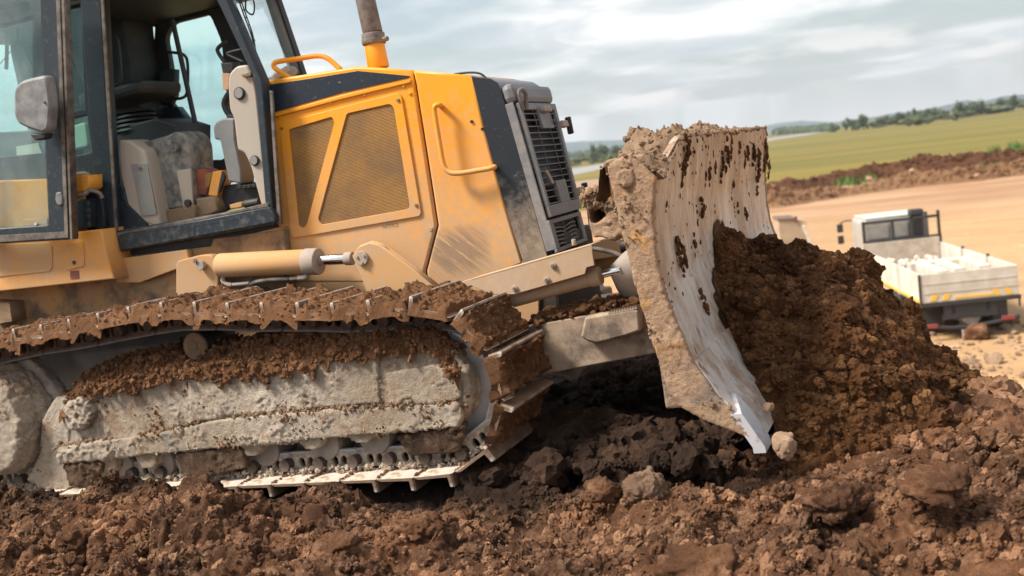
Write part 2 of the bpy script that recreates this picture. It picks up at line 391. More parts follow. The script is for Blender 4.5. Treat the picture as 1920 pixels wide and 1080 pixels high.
DUST = (.46, .31, .19)
def paint(name, base, base2, dust_lo, dust_hi, dustmin=.05, dustmax=.9, rough=.42, chips=(.30, .24, .19), chip=.5, dust=DUST, grime=0, blot=.28, scuff=None):
    """machine paint under dust that settles thicker lower down the machine, with scuffs and mud specks"""
    m = NT(name); z = m.sepz()
    big = m.noise(2.2, 5, .6); fine = m.noise(26, 6, .65); c = m.mix(m.ramp(m.noise(1.3, 3), .35, .65), base, base2)
    g = m.maprange(z, dust_hi, dust_lo, dustmin, dustmax)
    g = m.math('ADD', g, m.maprange(big, .3, .7, -blot, blot)); g = m.math('ADD', g, m.maprange(fine, .35, .65, -.2, .2))
    g = m.math('MINIMUM', m.math('MAXIMUM', g, 0.0), .93)
    c = m.mix(g, c, dust)
    sp = m.ramp(m.noise(95, 3, .6), .66, .70); c = m.mix(m.math('MULTIPLY', sp, m.math('ADD', g, .25)), c, (.42, .29, .18))
    ch = m.ramp(m.noise(17, 6, .7, stretch=(1, 1, 2.2)), .685, .70); c = m.mix(m.math('MULTIPLY', ch, chip), c, chips)
    if grime:
        gr = m.ramp(m.noise(5, 6, .7), .45, .62); c = m.mix(m.math('MULTIPLY', gr, grime), c, (.055, .045, .04))
    if scuff:                                         # where the cylinder bracket and thrown stones have rubbed the nose panel
        sx = m.n('ShaderNodeSeparateXYZ'); m.l(m.co.outputs['Object'], sx.inputs[0]); mpp = m.n('ShaderNodeMapping'); mpp.inputs['Rotation'].default_value = (0, math.radians(-42), 0); m.l(m.co.outputs['Object'], mpp.inputs[0])
        sn = m.noise(11, 6, .65, vec=mpp.outputs[0], stretch=(.35, 1, 5)); dxx = m.math('ABSOLUTE', m.math('SUBTRACT', sx.outputs[0], scuff[0])); dzz = m.math('ABSOLUTE', m.math('SUBTRACT', sx.outputs[2], scuff[1]))
        k_ = m.math('MULTIPLY', m.maprange(dxx, .05, .20, 1, 0), m.maprange(dzz, .03, .15, 1, 0)); c = m.mix(m.math('MULTIPLY', k_, m.ramp(sn, .45, .53)), c, (.09, .07, .06)); c = m.mix(m.math('MULTIPLY', k_, m.ramp(sn, .40, .34)), c, (.30, .19, .12))
    m.col(c); m.rough(m.maprange(g, 0, .6, rough, .85)); m.bump(m.math('ADD', m.noise(120, 4, .7), m.math('MULTIPLY', sp, .8)), .12, .003)
    m.b.inputs['Specular IOR Level'].default_value = .35
    return m.m
YEL = paint('yellow_paint', (.83, .34, .014), (.76, .30, .014), 1.05, 1.85, -.05, .82, blot=.2, scuff=(-.27, .985))
YELD = paint('dusty_yellow_paint', (.62, .28, .04), (.56, .25, .045), .7, 1.6, .45, .85)
CHAS = paint('grimy_chassis_paint', (.42, .20, .04), (.30, .15, .05), .5, 1.2, .55, .6, grime=.75, chip=.6, dust=(.27, .19, .125))
BLK = paint('dark_blue_black_paint', (.014, .019, .026), (.018, .023, .030), .92, 1.42, -.22, .75, rough=.38, dust=(.36, .27, .19), blot=.08)
CABM = paint('cab_frame_paint', (.014, .023, .032), (.020, .030, .040), 1.15, 1.42, -.10, .22, rough=.45, dust=(.30, .27, .23), chips=(.16, .15, .14), chip=.5, blot=.06)
TRIM = paint('navy_trim', (.012, .020, .034), (.018, .026, .038), 0, 1, -.35, -.2, rough=.3, chips=(.4, .3, .15), chip=.8)
GRYP = paint('radiator_grey_paint', (.13, .135, .145), (.20, .20, .205), .8, 1.7, .0, .40, rough=.5, dust=(.34, .29, .24))
BEI = paint('beige_plastic', (.42, .37, .31), (.38, .34, .29), 1.0, 1.6, .0, .3, rough=.55)
CGRY = paint('cab_grey_plastic', (.25, .26, .26), (.20, .21, .215), 1.0, 1.6, .05, .3, rough=.6, dust=(.36, .30, .23))
STEEL = paint('worn_plate', (.30, .27, .25), (.25, .22, .20), .3, .9, .5, .9, rough=.5, dust=(.40, .31, .235))
def simple(name, c, r=.5, metal=0, bump=0, c2=None, sc=8):
    m = NT(name)
    if c2: m.col(m.mix(m.ramp(m.noise(sc, 5, .6), .38, .62), c, c2))
    else: m.col(c)
    m.rough(r); m.b.inputs['Metallic'].default_value = metal
    if bump: m.bump(m.noise(60, 5, .7), bump, .004)
    return m.m
PUSHM = paint('scraped_frame_paint', (.40, .27, .16), (.30, .22, .15), .3, 1.2, .4, .8, dust=(.40, .30, .22), grime=.75, chip=.8)
DCOAT = paint('dust_coated_paint', (.45, .27, .12), (.38, .25, .14), .3, 1.2, .55, .85, dust=(.47, .345, .25), chip=.4)
UNDER = simple('dark_underside', (.022, .018, .016), .8, 0, .2, (.05, .036, .028), 6)  # two near-black browns, mottled
CHROME = simple('chrome_rod', (.75, .74, .74), .16, 1)
RUB = simple('black_rubber', (.016, .017, .018), .6, 0, .15)
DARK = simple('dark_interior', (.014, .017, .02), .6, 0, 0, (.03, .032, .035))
RUBG = simple('dusty_rubber_seal', (.17, .14, .11), .75, 0, .3, (.07, .06, .055), 20)
BOLTM = simple('rusty_bolt', (.13, .08, .055), .6, .2, .2, (.22, .16, .11), 60)
MIRR = simple('worn_mirror_shell', (.13, .13, .135), .62, 0, .2, (.23, .225, .22), 14)
PIPEM = simple('rusty_pipe', (.12, .095, .085), .7, .1, .5, (.20, .17, .15), 22)
ORNG = simple('orange_cover', (.36, .10, .045), .7, 0, .1, (.14, .05, .04), 9)
CONC = simple('mottled_grey_casing', (.26, .25, .22), .75, 0, .3, (.08, .085, .085), 16)
PLINK = None
def glass(name, tint, alpha, rough=.03):
    m = NT(name); t = m.t; t.nodes.remove(m.b)
    tr = m.n('ShaderNodeBsdfTransparent'); tr.inputs[0].default_value = (*tint, 1)
    gl = m.n('ShaderNodeBsdfGlossy'); gl.inputs['Roughness'].default_value = rough; gl.inputs[0].default_value = (.9, 1, 1, 1)
    df = m.n('ShaderNodeBsdfDiffuse'); df.inputs[0].default_value = (.42, .47, .46, 1)
    fr = m.n('ShaderNodeLayerWeight'); fr.inputs[0].default_value = .5; frv = m.math('ADD', m.math('MULTIPLY', m.math('POWER', fr.outputs['Facing'], 3.0), .45), .04)
    m1 = m.n('ShaderNodeMixShader'); m2 = m.n('ShaderNodeMixShader')
    d = m.ramp(m.noise(3, 5, .65), .4, .75); m.l(m.math('MULTIPLY', d, alpha), m1.inputs[0])
    m.l(tr.outputs[0], m1.inputs[1]); m.l(df.outputs[0], m1.inputs[2])
    m.l(frv, m2.inputs[0]); m.l(m1.outputs[0], m2.inputs[1]); m.l(gl.outputs[0], m2.inputs[2]); m.l(m2.outputs[0], m.out.inputs[0])
    return m.m
GLT = glass('teal_window_glass', (.80, .945, .935), .04)
GLD = glass('dusty_door_glass', (.90, .97, .96), .20)
GLW = glass('windscreen_glass', (.90, .95, .95), .06)

def soilmat(name, dark, mid, light, crumb=False, sc=1.0, bumpd=.012, hollow_shade=False):
    m = NT(name)
    pos = m.n('ShaderNodeNewGeometry').outputs['Position']
    a = m.noise(1.7*sc, 5, .6, vec=pos); b = m.noise(8*sc, 7, .75, vec=pos); c = m.noise(48*sc, 5, .7, vec=pos)
    col = m.mix(m.ramp(a, .36, .62), dark, mid)
    col = m.mix(m.math('MULTIPLY', m.ramp(b, .50, .70), .8), col, light)
    col = m.mix(m.math('MULTIPLY', m.ramp(c, .30, .52), .45), m.mix(.55, col, dark), col)
    if crumb:
        oi = m.n('ShaderNodeObjectInfo'); col = m.mix(m.math('MULTIPLY', m.ramp(oi.outputs['Random'], .55, 1.0), .45), col, light)
    if hollow_shade:  # shade painted into the soil colour under the machine and blade
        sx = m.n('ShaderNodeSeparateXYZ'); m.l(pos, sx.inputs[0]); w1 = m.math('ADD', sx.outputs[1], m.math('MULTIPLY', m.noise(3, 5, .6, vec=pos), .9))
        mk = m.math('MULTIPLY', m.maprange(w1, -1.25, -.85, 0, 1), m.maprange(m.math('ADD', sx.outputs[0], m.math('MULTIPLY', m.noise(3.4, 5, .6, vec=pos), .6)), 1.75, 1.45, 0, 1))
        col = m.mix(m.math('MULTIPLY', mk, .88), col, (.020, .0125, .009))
    pb = m.ramp(m.noise(70*sc, 2, .5), .715, .74); col = m.mix(m.math('MULTIPLY', pb, .6), col, (.42, .30, .21))
    m.col(col); m.rough(.93); m.b.inputs['Specular IOR Level'].default_value = .18
    h = m.math('ADD', m.noise(34*sc, 9, .78, vec=pos), m.math('MULTIPLY', m.noise(150*sc, 5, .7, vec=pos), .5))
    m.bump(h, 1.0, bumpd*2.1); return m.m
SOIL = soilmat('churned_soil', (0.051, 0.024, 0.014), (0.262, 0.120, 0.058), (0.614, 0.339, 0.192), hollow_shade=True)
SOILP = soilmat('fresh_red_brown_soil', (0.065, 0.025, 0.009), (0.177, 0.076, 0.028), (0.354, 0.183, 0.080))
SOILC = soilmat('churned_soil_crumb', (0.064, 0.031, 0.018), (0.282, 0.131, 0.064), (0.614, 0.346, 0.198), True, bumpd=.007, hollow_shade=True)
SOILPC = soilmat('fresh_soil_crumb', (0.065, 0.025, 0.009), (0.177, 0.076, 0.028), (0.354, 0.183, 0.080), True, bumpd=.007)
SOILB = soilmat('churned_soil_lump', (0.090, 0.044, 0.024), (0.269, 0.133, 0.072), (0.538, 0.320, 0.198), bumpd=.010, hollow_shade=True)
SOILPB = soilmat('fresh_soil_lump', (0.065, 0.025, 0.009), (0.177, 0.076, 0.028), (0.354, 0.183, 0.080), bumpd=.010)
GUARDM = soilmat('dark_caked_guard', (0.053, 0.032, 0.021), (0.177, 0.106, 0.065), (0.425, 0.289, 0.189), bumpd=.012)
CLODP = soilmat('light_clod', (0.166, 0.096, 0.058), (0.346, 0.211, 0.134), (0.640, 0.461, 0.333))
SOILMC = soilmat('caked_mud_crumb', (0.118, 0.054, 0.025), (0.260, 0.127, 0.059), (0.425, 0.230, 0.118), True, bumpd=.006)
SOILDC = soilmat('dried_mud_crumb', (.22, .135, .08), (.36, .235, .15), (.50, .36, .25), True, bumpd=.006)
CLAYC = soilmat('clay_crumb', (.40, .31, .23), (.56, .47, .38), (.70, .61, .50), True, bumpd=.005)
SOILM = soilmat('caked_brown_mud', (0.118, 0.054, 0.025), (0.260, 0.127, 0.059), (0.425, 0.230, 0.118), bumpd=.010)
SOILD = soilmat('sun_dried_mud', (.26, .165, .10), (.38, .255, .165), (.50, .36, .25), bumpd=.01)
LMUD = NT('pale_clay_coat'); m = LMUD
c = m.mix(m.ramp(m.noise(3, 6, .65), .38, .64), (.50, .405, .305), (.80, .71, .59))
c = m.mix(m.math('MULTIPLY', m.ramp(m.noise(6, 8, .76), .49, .60), .85), c, (.37, .235, .14)); c = m.mix(m.math('MULTIPLY', m.ramp(m.noise(19, 7, .75), .60, .66), .7), c, (.22, .125, .07))
c = m.mix(m.math('MULTIPLY', m.ramp(m.noise(5, 5, .7, stretch=(1, 1, .5)), .63, .70), .55), c, (.26, .27, .30))
c = m.mix(m.math('MULTIPLY', m.ramp(m.noise(60, 4, .7), .30, .45), .4), m.mix(.5, c, (.28, .20, .14)), c)
m.col(c); m.rough(.9); m.b.inputs['Specular IOR Level'].default_value = .2
m.bump(m.math('ADD', m.noise(24, 9, .8), m.math('MULTIPLY', m.noise(110, 5, .7), .5)), 1.0, .026); LMUD = m.m
# blade skins
m = NT('scoured_blade_face')
st = m.noise(3, 5, .6, stretch=(1.4, 1.4, .7)); st2 = m.noise(22, 6, .65, stretch=(2, 2, .3))
c = m.mix(m.ramp(st, .3, .66), (.40, .32, .245), (.62, .55, .49))
low = m.maprange(m.sepz(), .45, .75, .45, 0); c = m.mix(low, c, (.66, .63, .62))
top = m.maprange(m.sepz(), .85, 1.34, .15, 1.0); c = m.mix(m.math('MULTIPLY', top, m.ramp(m.noise(7, 7, .72, stretch=(1.8, 1.8, .4)), .36, .56)), c, (.33, .185, .095))
c = m.mix(m.math('MULTIPLY', m.ramp(st2, .56, .74), .25), c, (.33, .17, .085)); c = m.mix(m.math('MULTIPLY', m.ramp(m.noise(3.5, 8, .74, stretch=(1.4, 1.4, .9)), .47, .60), .85), c, (.31, .185, .105)); c = m.mix(m.math('MULTIPLY', m.ramp(m.noise(14, 6, .6, stretch=(3, 3, .06)), .60, .66), .5), c, (.66, .66, .69))
c = m.mix(m.math('MULTIPLY', m.ramp(m.noise(16, 6, .7, stretch=(1, 1, .30)), .63, .66), .9), c, (.12, .055, .026))
m.col(c); m.rough(m.maprange(st, .3, .7, .62, .38)); m.b.inputs['Metallic'].default_value = .15; m.bump(m.noise(60, 5), .08, .002); BLADEF = m.m
m = NT('muddy_blade_paint')
n_ = m.noise(6, 8, .75)
c = m.mix(m.ramp(n_, .55, .63), (.42, .275, .17), (.55, .27, .06))
c = m.mix(m.ramp(m.noise(10, 8, .75), .42, .60), c, (.36, .225, .14)); c = m.mix(m.math('MULTIPLY', m.ramp(m.noise(26, 6, .75), .56, .66), .8), c, (.17, .095, .055)); c = m.mix(m.math('MULTIPLY', m.ramp(m.noise(34, 5, .7), .58, .68), .6), c, (.55, .42, .30))
c = m.mix(m.math('MULTIPLY', m.maprange(m.sepz(), .55, .25, 0, 1), m.ramp(m.noise(5, 5, .6), .46, .6)), c, (.17, .15, .14))
m.col(c); m.rough(.9); m.bump(m.math('ADD', m.noise(26, 9, .8), m.math('MULTIPLY', m.ramp(m.noise(12, 7, .7), .4, .6), .6)), .9, .014); BLADES = m.m
m = NT('ground_steel_edge')
c = m.mix(m.ramp(m.noise(12, 5, .6), .56, .66), (.62, .62, .65), (.40, .26, .17)); m.col(c); m.rough(.38); m.b.inputs['Metallic'].default_value = .35; m.bump(m.noise(80, 4), .15, .002); EDGE = m.m
# track iron
m = NT('track_shoe_iron'); z = m.sepz(); y = m.sepz(1)
c = m.mix(m.ramp(m.noise(9, 5, .7), .4, .62), (.14, .085, .055), (.24, .15, .095))
c = m.mix(m.math('MULTIPLY', m.ramp(z, .105, .122), m.ramp(m.noise(20, 4), .40, .55)), c, (.30, .23, .19))
ay = m.math('ABSOLUTE', y); c = m.mix(m.math('MULTIPLY', m.ramp(z, .095, .12), m.ramp(ay, .270, .280)), c, (.50, .45, .41))
inn = m.maprange(z, .0575, .0555, 0, 1); c = m.mix(inn, c, m.mix(m.ramp(m.noise(14, 5, .7), .55, .68), (.58, .50, .42), (.30, .19, .11)))
m.col(c); m.rough(.62); m.bump(m.noise(60, 6, .7), .35, .004); SHOE = m.m
m = NT('track_link_iron'); z = m.sepz()
c = m.mix(m.ramp(m.noise(14, 5, .7), .42, .64), (.050, .036, .030), (.13, .085, .06))
c = m.mix(m.ramp(z, .0, .05), c, m.mix(m.ramp(m.noise(20, 5), .45, .6), c, (.24, .19, .155)))
f = m.maprange(z, -.040, -.052, 0, 1); c = m.mix(m.math('MULTIPLY', f, .8), c, (.30, .31, .35)); m.col(c); m.rough(m.maprange(z, -.05, -.03, .35, .75)); m.b.inputs['Metallic'].default_value = .2
m.bump(m.noise(50, 6, .7), .4, .004); LINK = m.m
m = NT('clay_coated_link'); z = m.sepz()
c = m.mix(m.ramp(m.noise(22, 5, .7), .36, .62), (.20, .15, .115), (.44, .365, .295)); f = m.maprange(z, -.040, -.050, 0, 1); c = m.mix(f, c, (.42, .43, .46)); m.col(c); m.rough(m.maprange(z, -.05, -.03, .35, .85)); m.bump(m.noise(50, 6, .7), .6, .006); LINKC = m.m
m = NT('dusty_idler_iron'); c = m.mix(m.ramp(m.noise(6, 5, .6), .4, .65), (.20, .165, .14), (.33, .275, .225)); m.col(c); m.rough(.7); m.bump(m.noise(60, 4), .15, .003); IDL = m.m
m = NT('polished_tread'); m.col((.42, .42, .43)); m.rough(.3); m.b.inputs['Metallic'].default_value = .6; TREAD = m.m
# perforated screen: hexagonal rows of holes too fine to pick apart
m = NT('perforated_screen'); sp = m.n('ShaderNodeSeparateXYZ'); m.l(m.co.outputs['Object'], sp.inputs[0])
pp = .0088; kx = m.math('MULTIPLY', sp.outputs[0], 6.28318/pp); kz = m.math('MULTIPLY', sp.outputs[2], 3.62760/pp)
hole = m.math('MULTIPLY', m.math('COSINE', m.math('ADD', kx, kz)), m.math('COSINE', m.math('SUBTRACT', kx, kz)))
hm = m.ramp(m.math('ADD', m.math('MULTIPLY', hole, .5), .5), .36, .56)
c = m.mix(m.ramp(m.noise(5, 5, .6), .38, .62), (.62, .31, .06), (.40, .21, .07)); c = m.mix(hm, c, (.035, .020, .012)); m.col(c); m.rough(.7)
m.bump(m.math('SUBTRACT', 1.0, hm), .5, .003); SCR = m.m
# ground
m = NT('pale_compacted_lot'); co = 'Object'
a = m.noise(.05, 4, .6); c = m.mix(m.ramp(a, .38, .62), (.42, .235, .098), (.50, .325, .165))
c = m.mix(m.ramp(m.noise(.35, 6, .65, stretch=(.25, 1.3, 1)), .45, .68), c, (.36, .21, .105)); c = m.mix(m.math('MULTIPLY', m.ramp(m.noise(3.2, 6, .7), .52, .66), .6), c, (.29, .19, .12))
c = m.mix(m.math('MULTIPLY', m.ramp(m.noise(1.2, 5, .7), .60, .68), .5), c, (.56, .47, .36))
far = m.maprange(m.math('ADD', m.sepz(1), m.math('MULTIPLY', m.noise(.08, 4), 22)), 62, 74, 0, 1); c = m.mix(far, c, m.mix(m.ramp(m.noise(.25, 5, .6, stretch=(.3, 1, 1)), .35, .65), (.30, .155, .075), (.44, .27, .15)))
m.col(c); m.rough(.95); m.bump(m.math('ADD', m.noise(1.6, 8, .7), m.noise(14, 6, .7)), .5, .06); LOT = m.m
m = NT('dry_meadow_grass')
c = m.mix(m.ramp(m.noise(.035, 5, .6, stretch=(.4, 1.6, 1)), .38, .62), (.140, .110, .008), (.205, .148, .012))
c = m.mix(m.ramp(m.noise(.011, 5, .6, stretch=(.4, 2, 1)), .46, .64), c, (.095, .093, .008)); c = m.mix(m.math('MULTIPLY', m.ramp(m.noise(.5, 6, .7), .5, .7), .4), c, (.20, .15, .045))
m.col(c); m.rough(.95); m.bump(m.noise(2, 8, .7), .6, .2); GRASS = m.m
BERM = soilmat('dark_berm_soil', (.10, .042, .020), (.18, .080, .040), (.29, .15, .080), sc=.12, bumpd=.12)
BERM2 = soilmat('tan_berm_soil', (.27, .140, .070), (.38, .215, .115), (.50, .32, .19), sc=.12, bumpd=.12)
ROAD = simple('far_pale_road', (.27, .26, .25), .9); PATH = simple('far_brown_track', (.30, .20, .13), .95)
def leafmat(n, a, b): 
    m = NT(n); oi = m.n('ShaderNodeObjectInfo'); c = m.mix(m.ramp(m.noise(.9, 4), .35, .65), a, b); c = m.mix(m.math('MULTIPLY', oi.outputs['Random'], .5), c, m.mix(.5, a, (.11, .12, .03))); m.col(c); m.rough(.8); return m.m
LEAF = leafmat('dark_foliage', (.022, .040, .014), (.055, .080, .024)); LEAF2 = leafmat('olive_foliage', (.06, .075, .022), (.10, .115, .035))
TRUNK = simple('tree_bark', (.06, .045, .035), .9)
HILLM = simple('wooded_hills', (.045, .07, .075), .95, 0, 0, (.07, .095, .09), .004)
TWH = simple('truck_white_paint', (.62, .59, .53), .6, 0, .05, (.50, .45, .38), 2.2); TGRY = simple('truck_chassis_black', (.03, .03, .032), .6); TYEL = simple('amber_reflective_tape', (.80, .47, .04), .5)
TGL = simple('truck_rear_window', (.22, .20, .18), .3, 0, 0, (.32, .30, .27), 2); TBLU = simple('truck_frame_paint', (.035, .03, .032), .5); TRED = simple('red_tail_lamp', (.26, .05, .045), .6); PLT = simple('pale_wall_block', (.66, .60, .51), .85, 0, .2, (.52, .45, .36), 5)
BEIB = simple('sandy_bin_metal', (.42, .32, .22), .8, 0, .1, (.34, .26, .18), 2)
#@@STRUCT
# ------------------------------------------------------------------ terrain
ctrl = []
for px, py, y in [(-60, 985, -1.42), (0, 975, -1.42), (60, 965, -1.42), (130, 940, -1.42), (200, 936, -1.45), (300, 942, -1.45), (380, 922, -1.5), (430, 926, -1.40), (500, 924, -1.40), (560, 924, -1.40), (630, 922, -1.40), (700, 922, -1.40), (850, 955, -1.5),
                  (950, 960, -1.5), (1000, 860, -1.1), (1060, 770, -.8), (1100, 860, -1.2), (1200, 770, -.7), (1260, 830, -1.0), (1330, 880, -1.2), (1380, 900, -1.3), (1420, 930, -1.6), (1300, 935, -1.6), (1420, 975, -1.9),
                  (1190, 885, -1.55), (1090, 930, -1.6), (1480, 868, -1.45), (1580, 850, -1.4), (1700, 852, -1.4), (1820, 862, -1.4), (1920, 862, -1.4),
                  (1500, 930, -1.75), (1650, 925, -1.75), (1800, 925, -1.75), (1910, 910, -1.75), (1560, 1040, -2.05), (1700, 1045, -2.05), (1850, 1040, -2.05), (1500, 1040, -2.1),
                  (1290, 1000, -2.05), (1340, 1010, -2.1), (1220, 1040, -2.2), (1650, 1100, -2.5), (1900, 1100, -2.5), (1400, 1075, -2.35), (1000, 1050, -2.2), (600, 1020, -2.0), (200, 1000, -1.9), (800, 1000, -1.9), (0, 1080, -2.3), (400, 1080, -2.3), (800, 1080, -2.3), (1100, 990, -1.9)]:
    q = P(px, py, y); ctrl.append((q[0], q[1], q[2]))
for x in np.arange(-4, 1.0, .5): ctrl.append((x, -1.0, -.05)); ctrl.append((x, 0, -.08)); ctrl.append((x, 1, -.05))
for x, y, z in [(1.2, 0, -.06), (1.2, 1, -.05), (2, .5, -.05), (2, 1.5, -.08), (.9, 0, -.12), (.9, -.5, -.14), (.5, -1.0, -.10), (-2, -3, .02), (0, -3, .02), (2, -3, -.05), (3, -3, .05), (3, -1.5, .1)]: ctrl.append((x, y, z))
ctrl = np.array(ctrl)
def sstep(t): t = np.clip(t, 0, 1); return t*t*(3-2*t)
def base_h(x, y):
    num = np.zeros_like(x); den = np.full_like(x, 1e-3)
    for cx, cy, cz in ctrl:
        w = np.exp(-((x-cx)**2+(y-cy)**2)/(2*.20**2))+.02*np.exp(-((x-cx)**2+(y-cy)**2)/(2*.7**2)); num += w*cz; den += w
    z = num/den
    ex = x-(2.34+1.3*sstep((-y-1.25)/.4)); ey = y-3.0
    e = np.maximum(np.maximum(ex, ey), np.where(y > -.9, (x-1.35)+(y-1.0), -1)); e = np.maximum(np.where((y > -.9) & (x > 1.9), np.maximum(e, (x-2.35)+.3*(y+.3)), e), 0); return z-e*.85
def grid(x0, x1, y0, y1, st):
    nx = int((x1-x0)/st)+1; ny = int((y1-y0)/st)+1
    X, Y = np.meshgrid(np.linspace(x0, x1, nx), np.linspace(y0, y1, ny)); i = np.arange(nx*ny).reshape(ny, nx)
    q = np.stack([i[:-1, :-1], i[:-1, 1:], i[1:, 1:], i[1:, :-1]], -1).reshape(-1, 4)
    return X, Y, q
def normals(X, Y, Z):
    gy, gx = np.gradient(Z); dx = X[0, 1]-X[0, 0]; dyy = Y[1, 0]-Y[0, 0]
    n = np.stack([-gx/dx, -gy/dyy, np.ones_like(Z)], -1); return (n/np.linalg.norm(n, axis=-1, keepdims=True)).reshape(-1, 3)
# churned soil in front of and under the machine
def soil_patch(x0, x1, y0, y1, st, y_off=0):
    X, Y, q = grid(x0, x1, y0, y1, st)
    Zb = base_h(X.ravel(), Y.ravel()).reshape(X.shape); N = normals(X, Y, Zb)
    V = np.stack([X, Y, Zb], -1).reshape(-1, 3)
    calm = 1-.92*sstep((1.30-np.abs(V[:, 1]))/.06)*sstep((.25-V[:, 0])/.3)
    d = soil_disp(V, ((.42, .17), (.18, .12), (.078, .045), (.034, .017)), s=3)-.14; d = np.where(d > 0, d*calm, d)
    return X, Y, q, V+N*d[:, None]+jostle(V, 7)*calm[:, None]
X, Y, q, V = soil_patch(-3.9, 3.3, -3.1, -.9, .0072)
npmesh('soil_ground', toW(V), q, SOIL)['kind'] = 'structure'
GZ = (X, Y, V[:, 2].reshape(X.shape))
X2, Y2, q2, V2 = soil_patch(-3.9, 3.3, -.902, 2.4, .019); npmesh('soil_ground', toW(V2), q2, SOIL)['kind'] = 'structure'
def soil_z(x, y):
    i = np.clip(((np.asarray(x)+3.9)/(X[0, 1]-X[0, 0])).astype(int), 0, X.shape[1]-1); j = np.clip(((np.asarray(y)+3.1)/(Y[1, 0]-Y[0, 0])).astype(int), 0, X.shape[0]-1)
    return GZ[2][j, i]
# wider bank round it
Xc, Yc, qc = grid(-34, 16, -20, 16, .22)
Zc = base_h(Xc.ravel(), Yc.ravel())-.03
near = (Xc.ravel() > -3.7) & (Xc.ravel() < 3.1) & (Yc.ravel() > -2.9) & (Yc.ravel() < 2.2)
Vc = np.stack([Xc.ravel(), Yc.ravel(), Zc+.10*fbm(np.stack([Xc.ravel(), Yc.ravel(), Zc*0], 1)*1.3, 3, 5)*(~near)], 1)
Vw = toW(Vc); Vw[:, 2] = np.maximum(Vw[:, 2], LZ-.4)
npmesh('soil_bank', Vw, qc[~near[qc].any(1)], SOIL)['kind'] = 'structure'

# soil pushed up by the blade
px_ = np.array([1.0, 1.10, 1.25, 1.464, 1.60, 1.70, 1.79, 1.887, 1.97, 2.04, 2.2, 2.36, 2.7])
pz_ = np.array([.97, .96, .89, .81, .79, .78, .62, .48, .36, .25, .06, -.15, -.7])
py_ = np.array([-1.35, -1.18, -1.05, -.9, -.75, -.6, -.28, 0, .8, 1.5, 1.75, 2.0])
ph_ = np.array([-.08, .06, .30, .58, .72, .77, .97, 1.0, 1.0, .96, .50, -.1])
def pile_h(x, y):
    g = np.interp(x, px_, pz_); h = np.interp(y, py_, ph_)
    g = np.maximum(g, -.3); z = g*h+np.where(g < 0, g*(1-h), 0)-.03-.17*np.maximum(y, 0)
    # foot of the heap spreads out on the right
    z = z+.14*np.exp(-((x-2.0)**2/.12+(y+.75)**2/.10))+.10*np.exp(-((x-1.75)**2/.08+(y+1.05)**2/.05))
    return z
Xp, Yp, qp = grid(1.02, 2.75, -1.5, 2.1, .0075)
Zp = pile_h(Xp.ravel(), Yp.ravel()).reshape(Xp.shape)
for k in range(3):
    Zp[1:-1, 1:-1] = (Zp[1:-1, 1:-1]*2+Zp[:-2, 1:-1]+Zp[2:, 1:-1]+Zp[1:-1, :-2]+Zp[1:-1, 2:])/6
Np = normals(Xp, Yp, Zp); Vp = np.stack([Xp, Yp, Zp], -1).reshape(-1, 3)
dp = soil_disp(Vp, ((.42, .17), (.18, .10), (.075, .042), (.034, .017)), s=23, rough=1.2)-.165; Vp = Vp+Np*dp[:, None]+jostle(Vp, 27)
# hard against the blade face (keep the soil off the steel behind it)
BZ = np.array([.0, .139, .279, .348, .493, .637, .802, .953, 1.1, 1.233, 1.39]); BX = np.array([1.44, 1.394, 1.321, 1.261, 1.185, 1.141, 1.10, 1.095, 1.104, 1.134, 1.160])
lim = np.interp(Vp[:, 2], BZ, BX)+.006; Vp[:, 0] = np.maximum(Vp[:, 0], lim)
hp = npmesh('soil_heap', toW(Vp), qp, SOILP)
props(hp, 'big heap of fresh dark red-brown soil pushed up in front of the blade', 'soil heap')
# loose clods
rg = np.random.RandomState(5)
def pl(n, lo, hi, k=2.1): u = rg.uniform(0, 1, n); return ((hi**(1-k)-lo**(1-k))*u+lo**(1-k))**(1/(1-k))
n = 60000; x = rg.uniform(-3.4, 3.0, n); y = -3.0+2.1*rg.uniform(0, 1, n); r = pl(n, .004, .030, 2.5)
dens = clumps(np.stack([x, y, y*0], 1)/.22, 91)+.25*vnoise(np.stack([x, y, y*0], 1)*9, 92); ok = ~((np.abs(y) < 1.30) & (x < .25)) & ((dens > rg.uniform(0, .55, n)) | (r > .018)); x, y, r = x[ok], y[ok], r[ok]
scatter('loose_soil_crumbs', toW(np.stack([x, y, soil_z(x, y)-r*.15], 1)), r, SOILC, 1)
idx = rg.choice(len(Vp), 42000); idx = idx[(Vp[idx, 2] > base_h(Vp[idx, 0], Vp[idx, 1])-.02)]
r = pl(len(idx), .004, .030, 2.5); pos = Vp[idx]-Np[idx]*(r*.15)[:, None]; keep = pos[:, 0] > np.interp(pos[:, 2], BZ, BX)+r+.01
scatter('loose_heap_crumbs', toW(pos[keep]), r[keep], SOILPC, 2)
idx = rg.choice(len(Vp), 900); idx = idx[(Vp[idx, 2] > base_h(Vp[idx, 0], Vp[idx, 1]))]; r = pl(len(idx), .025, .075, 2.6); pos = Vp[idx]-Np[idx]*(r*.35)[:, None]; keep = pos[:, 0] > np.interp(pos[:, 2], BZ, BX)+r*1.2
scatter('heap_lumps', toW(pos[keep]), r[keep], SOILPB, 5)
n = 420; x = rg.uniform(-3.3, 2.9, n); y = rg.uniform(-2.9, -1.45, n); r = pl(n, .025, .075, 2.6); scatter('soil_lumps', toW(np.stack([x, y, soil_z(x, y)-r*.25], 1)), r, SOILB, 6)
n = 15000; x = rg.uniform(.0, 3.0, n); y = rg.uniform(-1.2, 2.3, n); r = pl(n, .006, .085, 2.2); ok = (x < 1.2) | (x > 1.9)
scatter('loose_hollow_crumbs', toW(np.stack([x, y, base_h(x, y)+.0], 1)[ok]), r[ok], SOILC, 3)
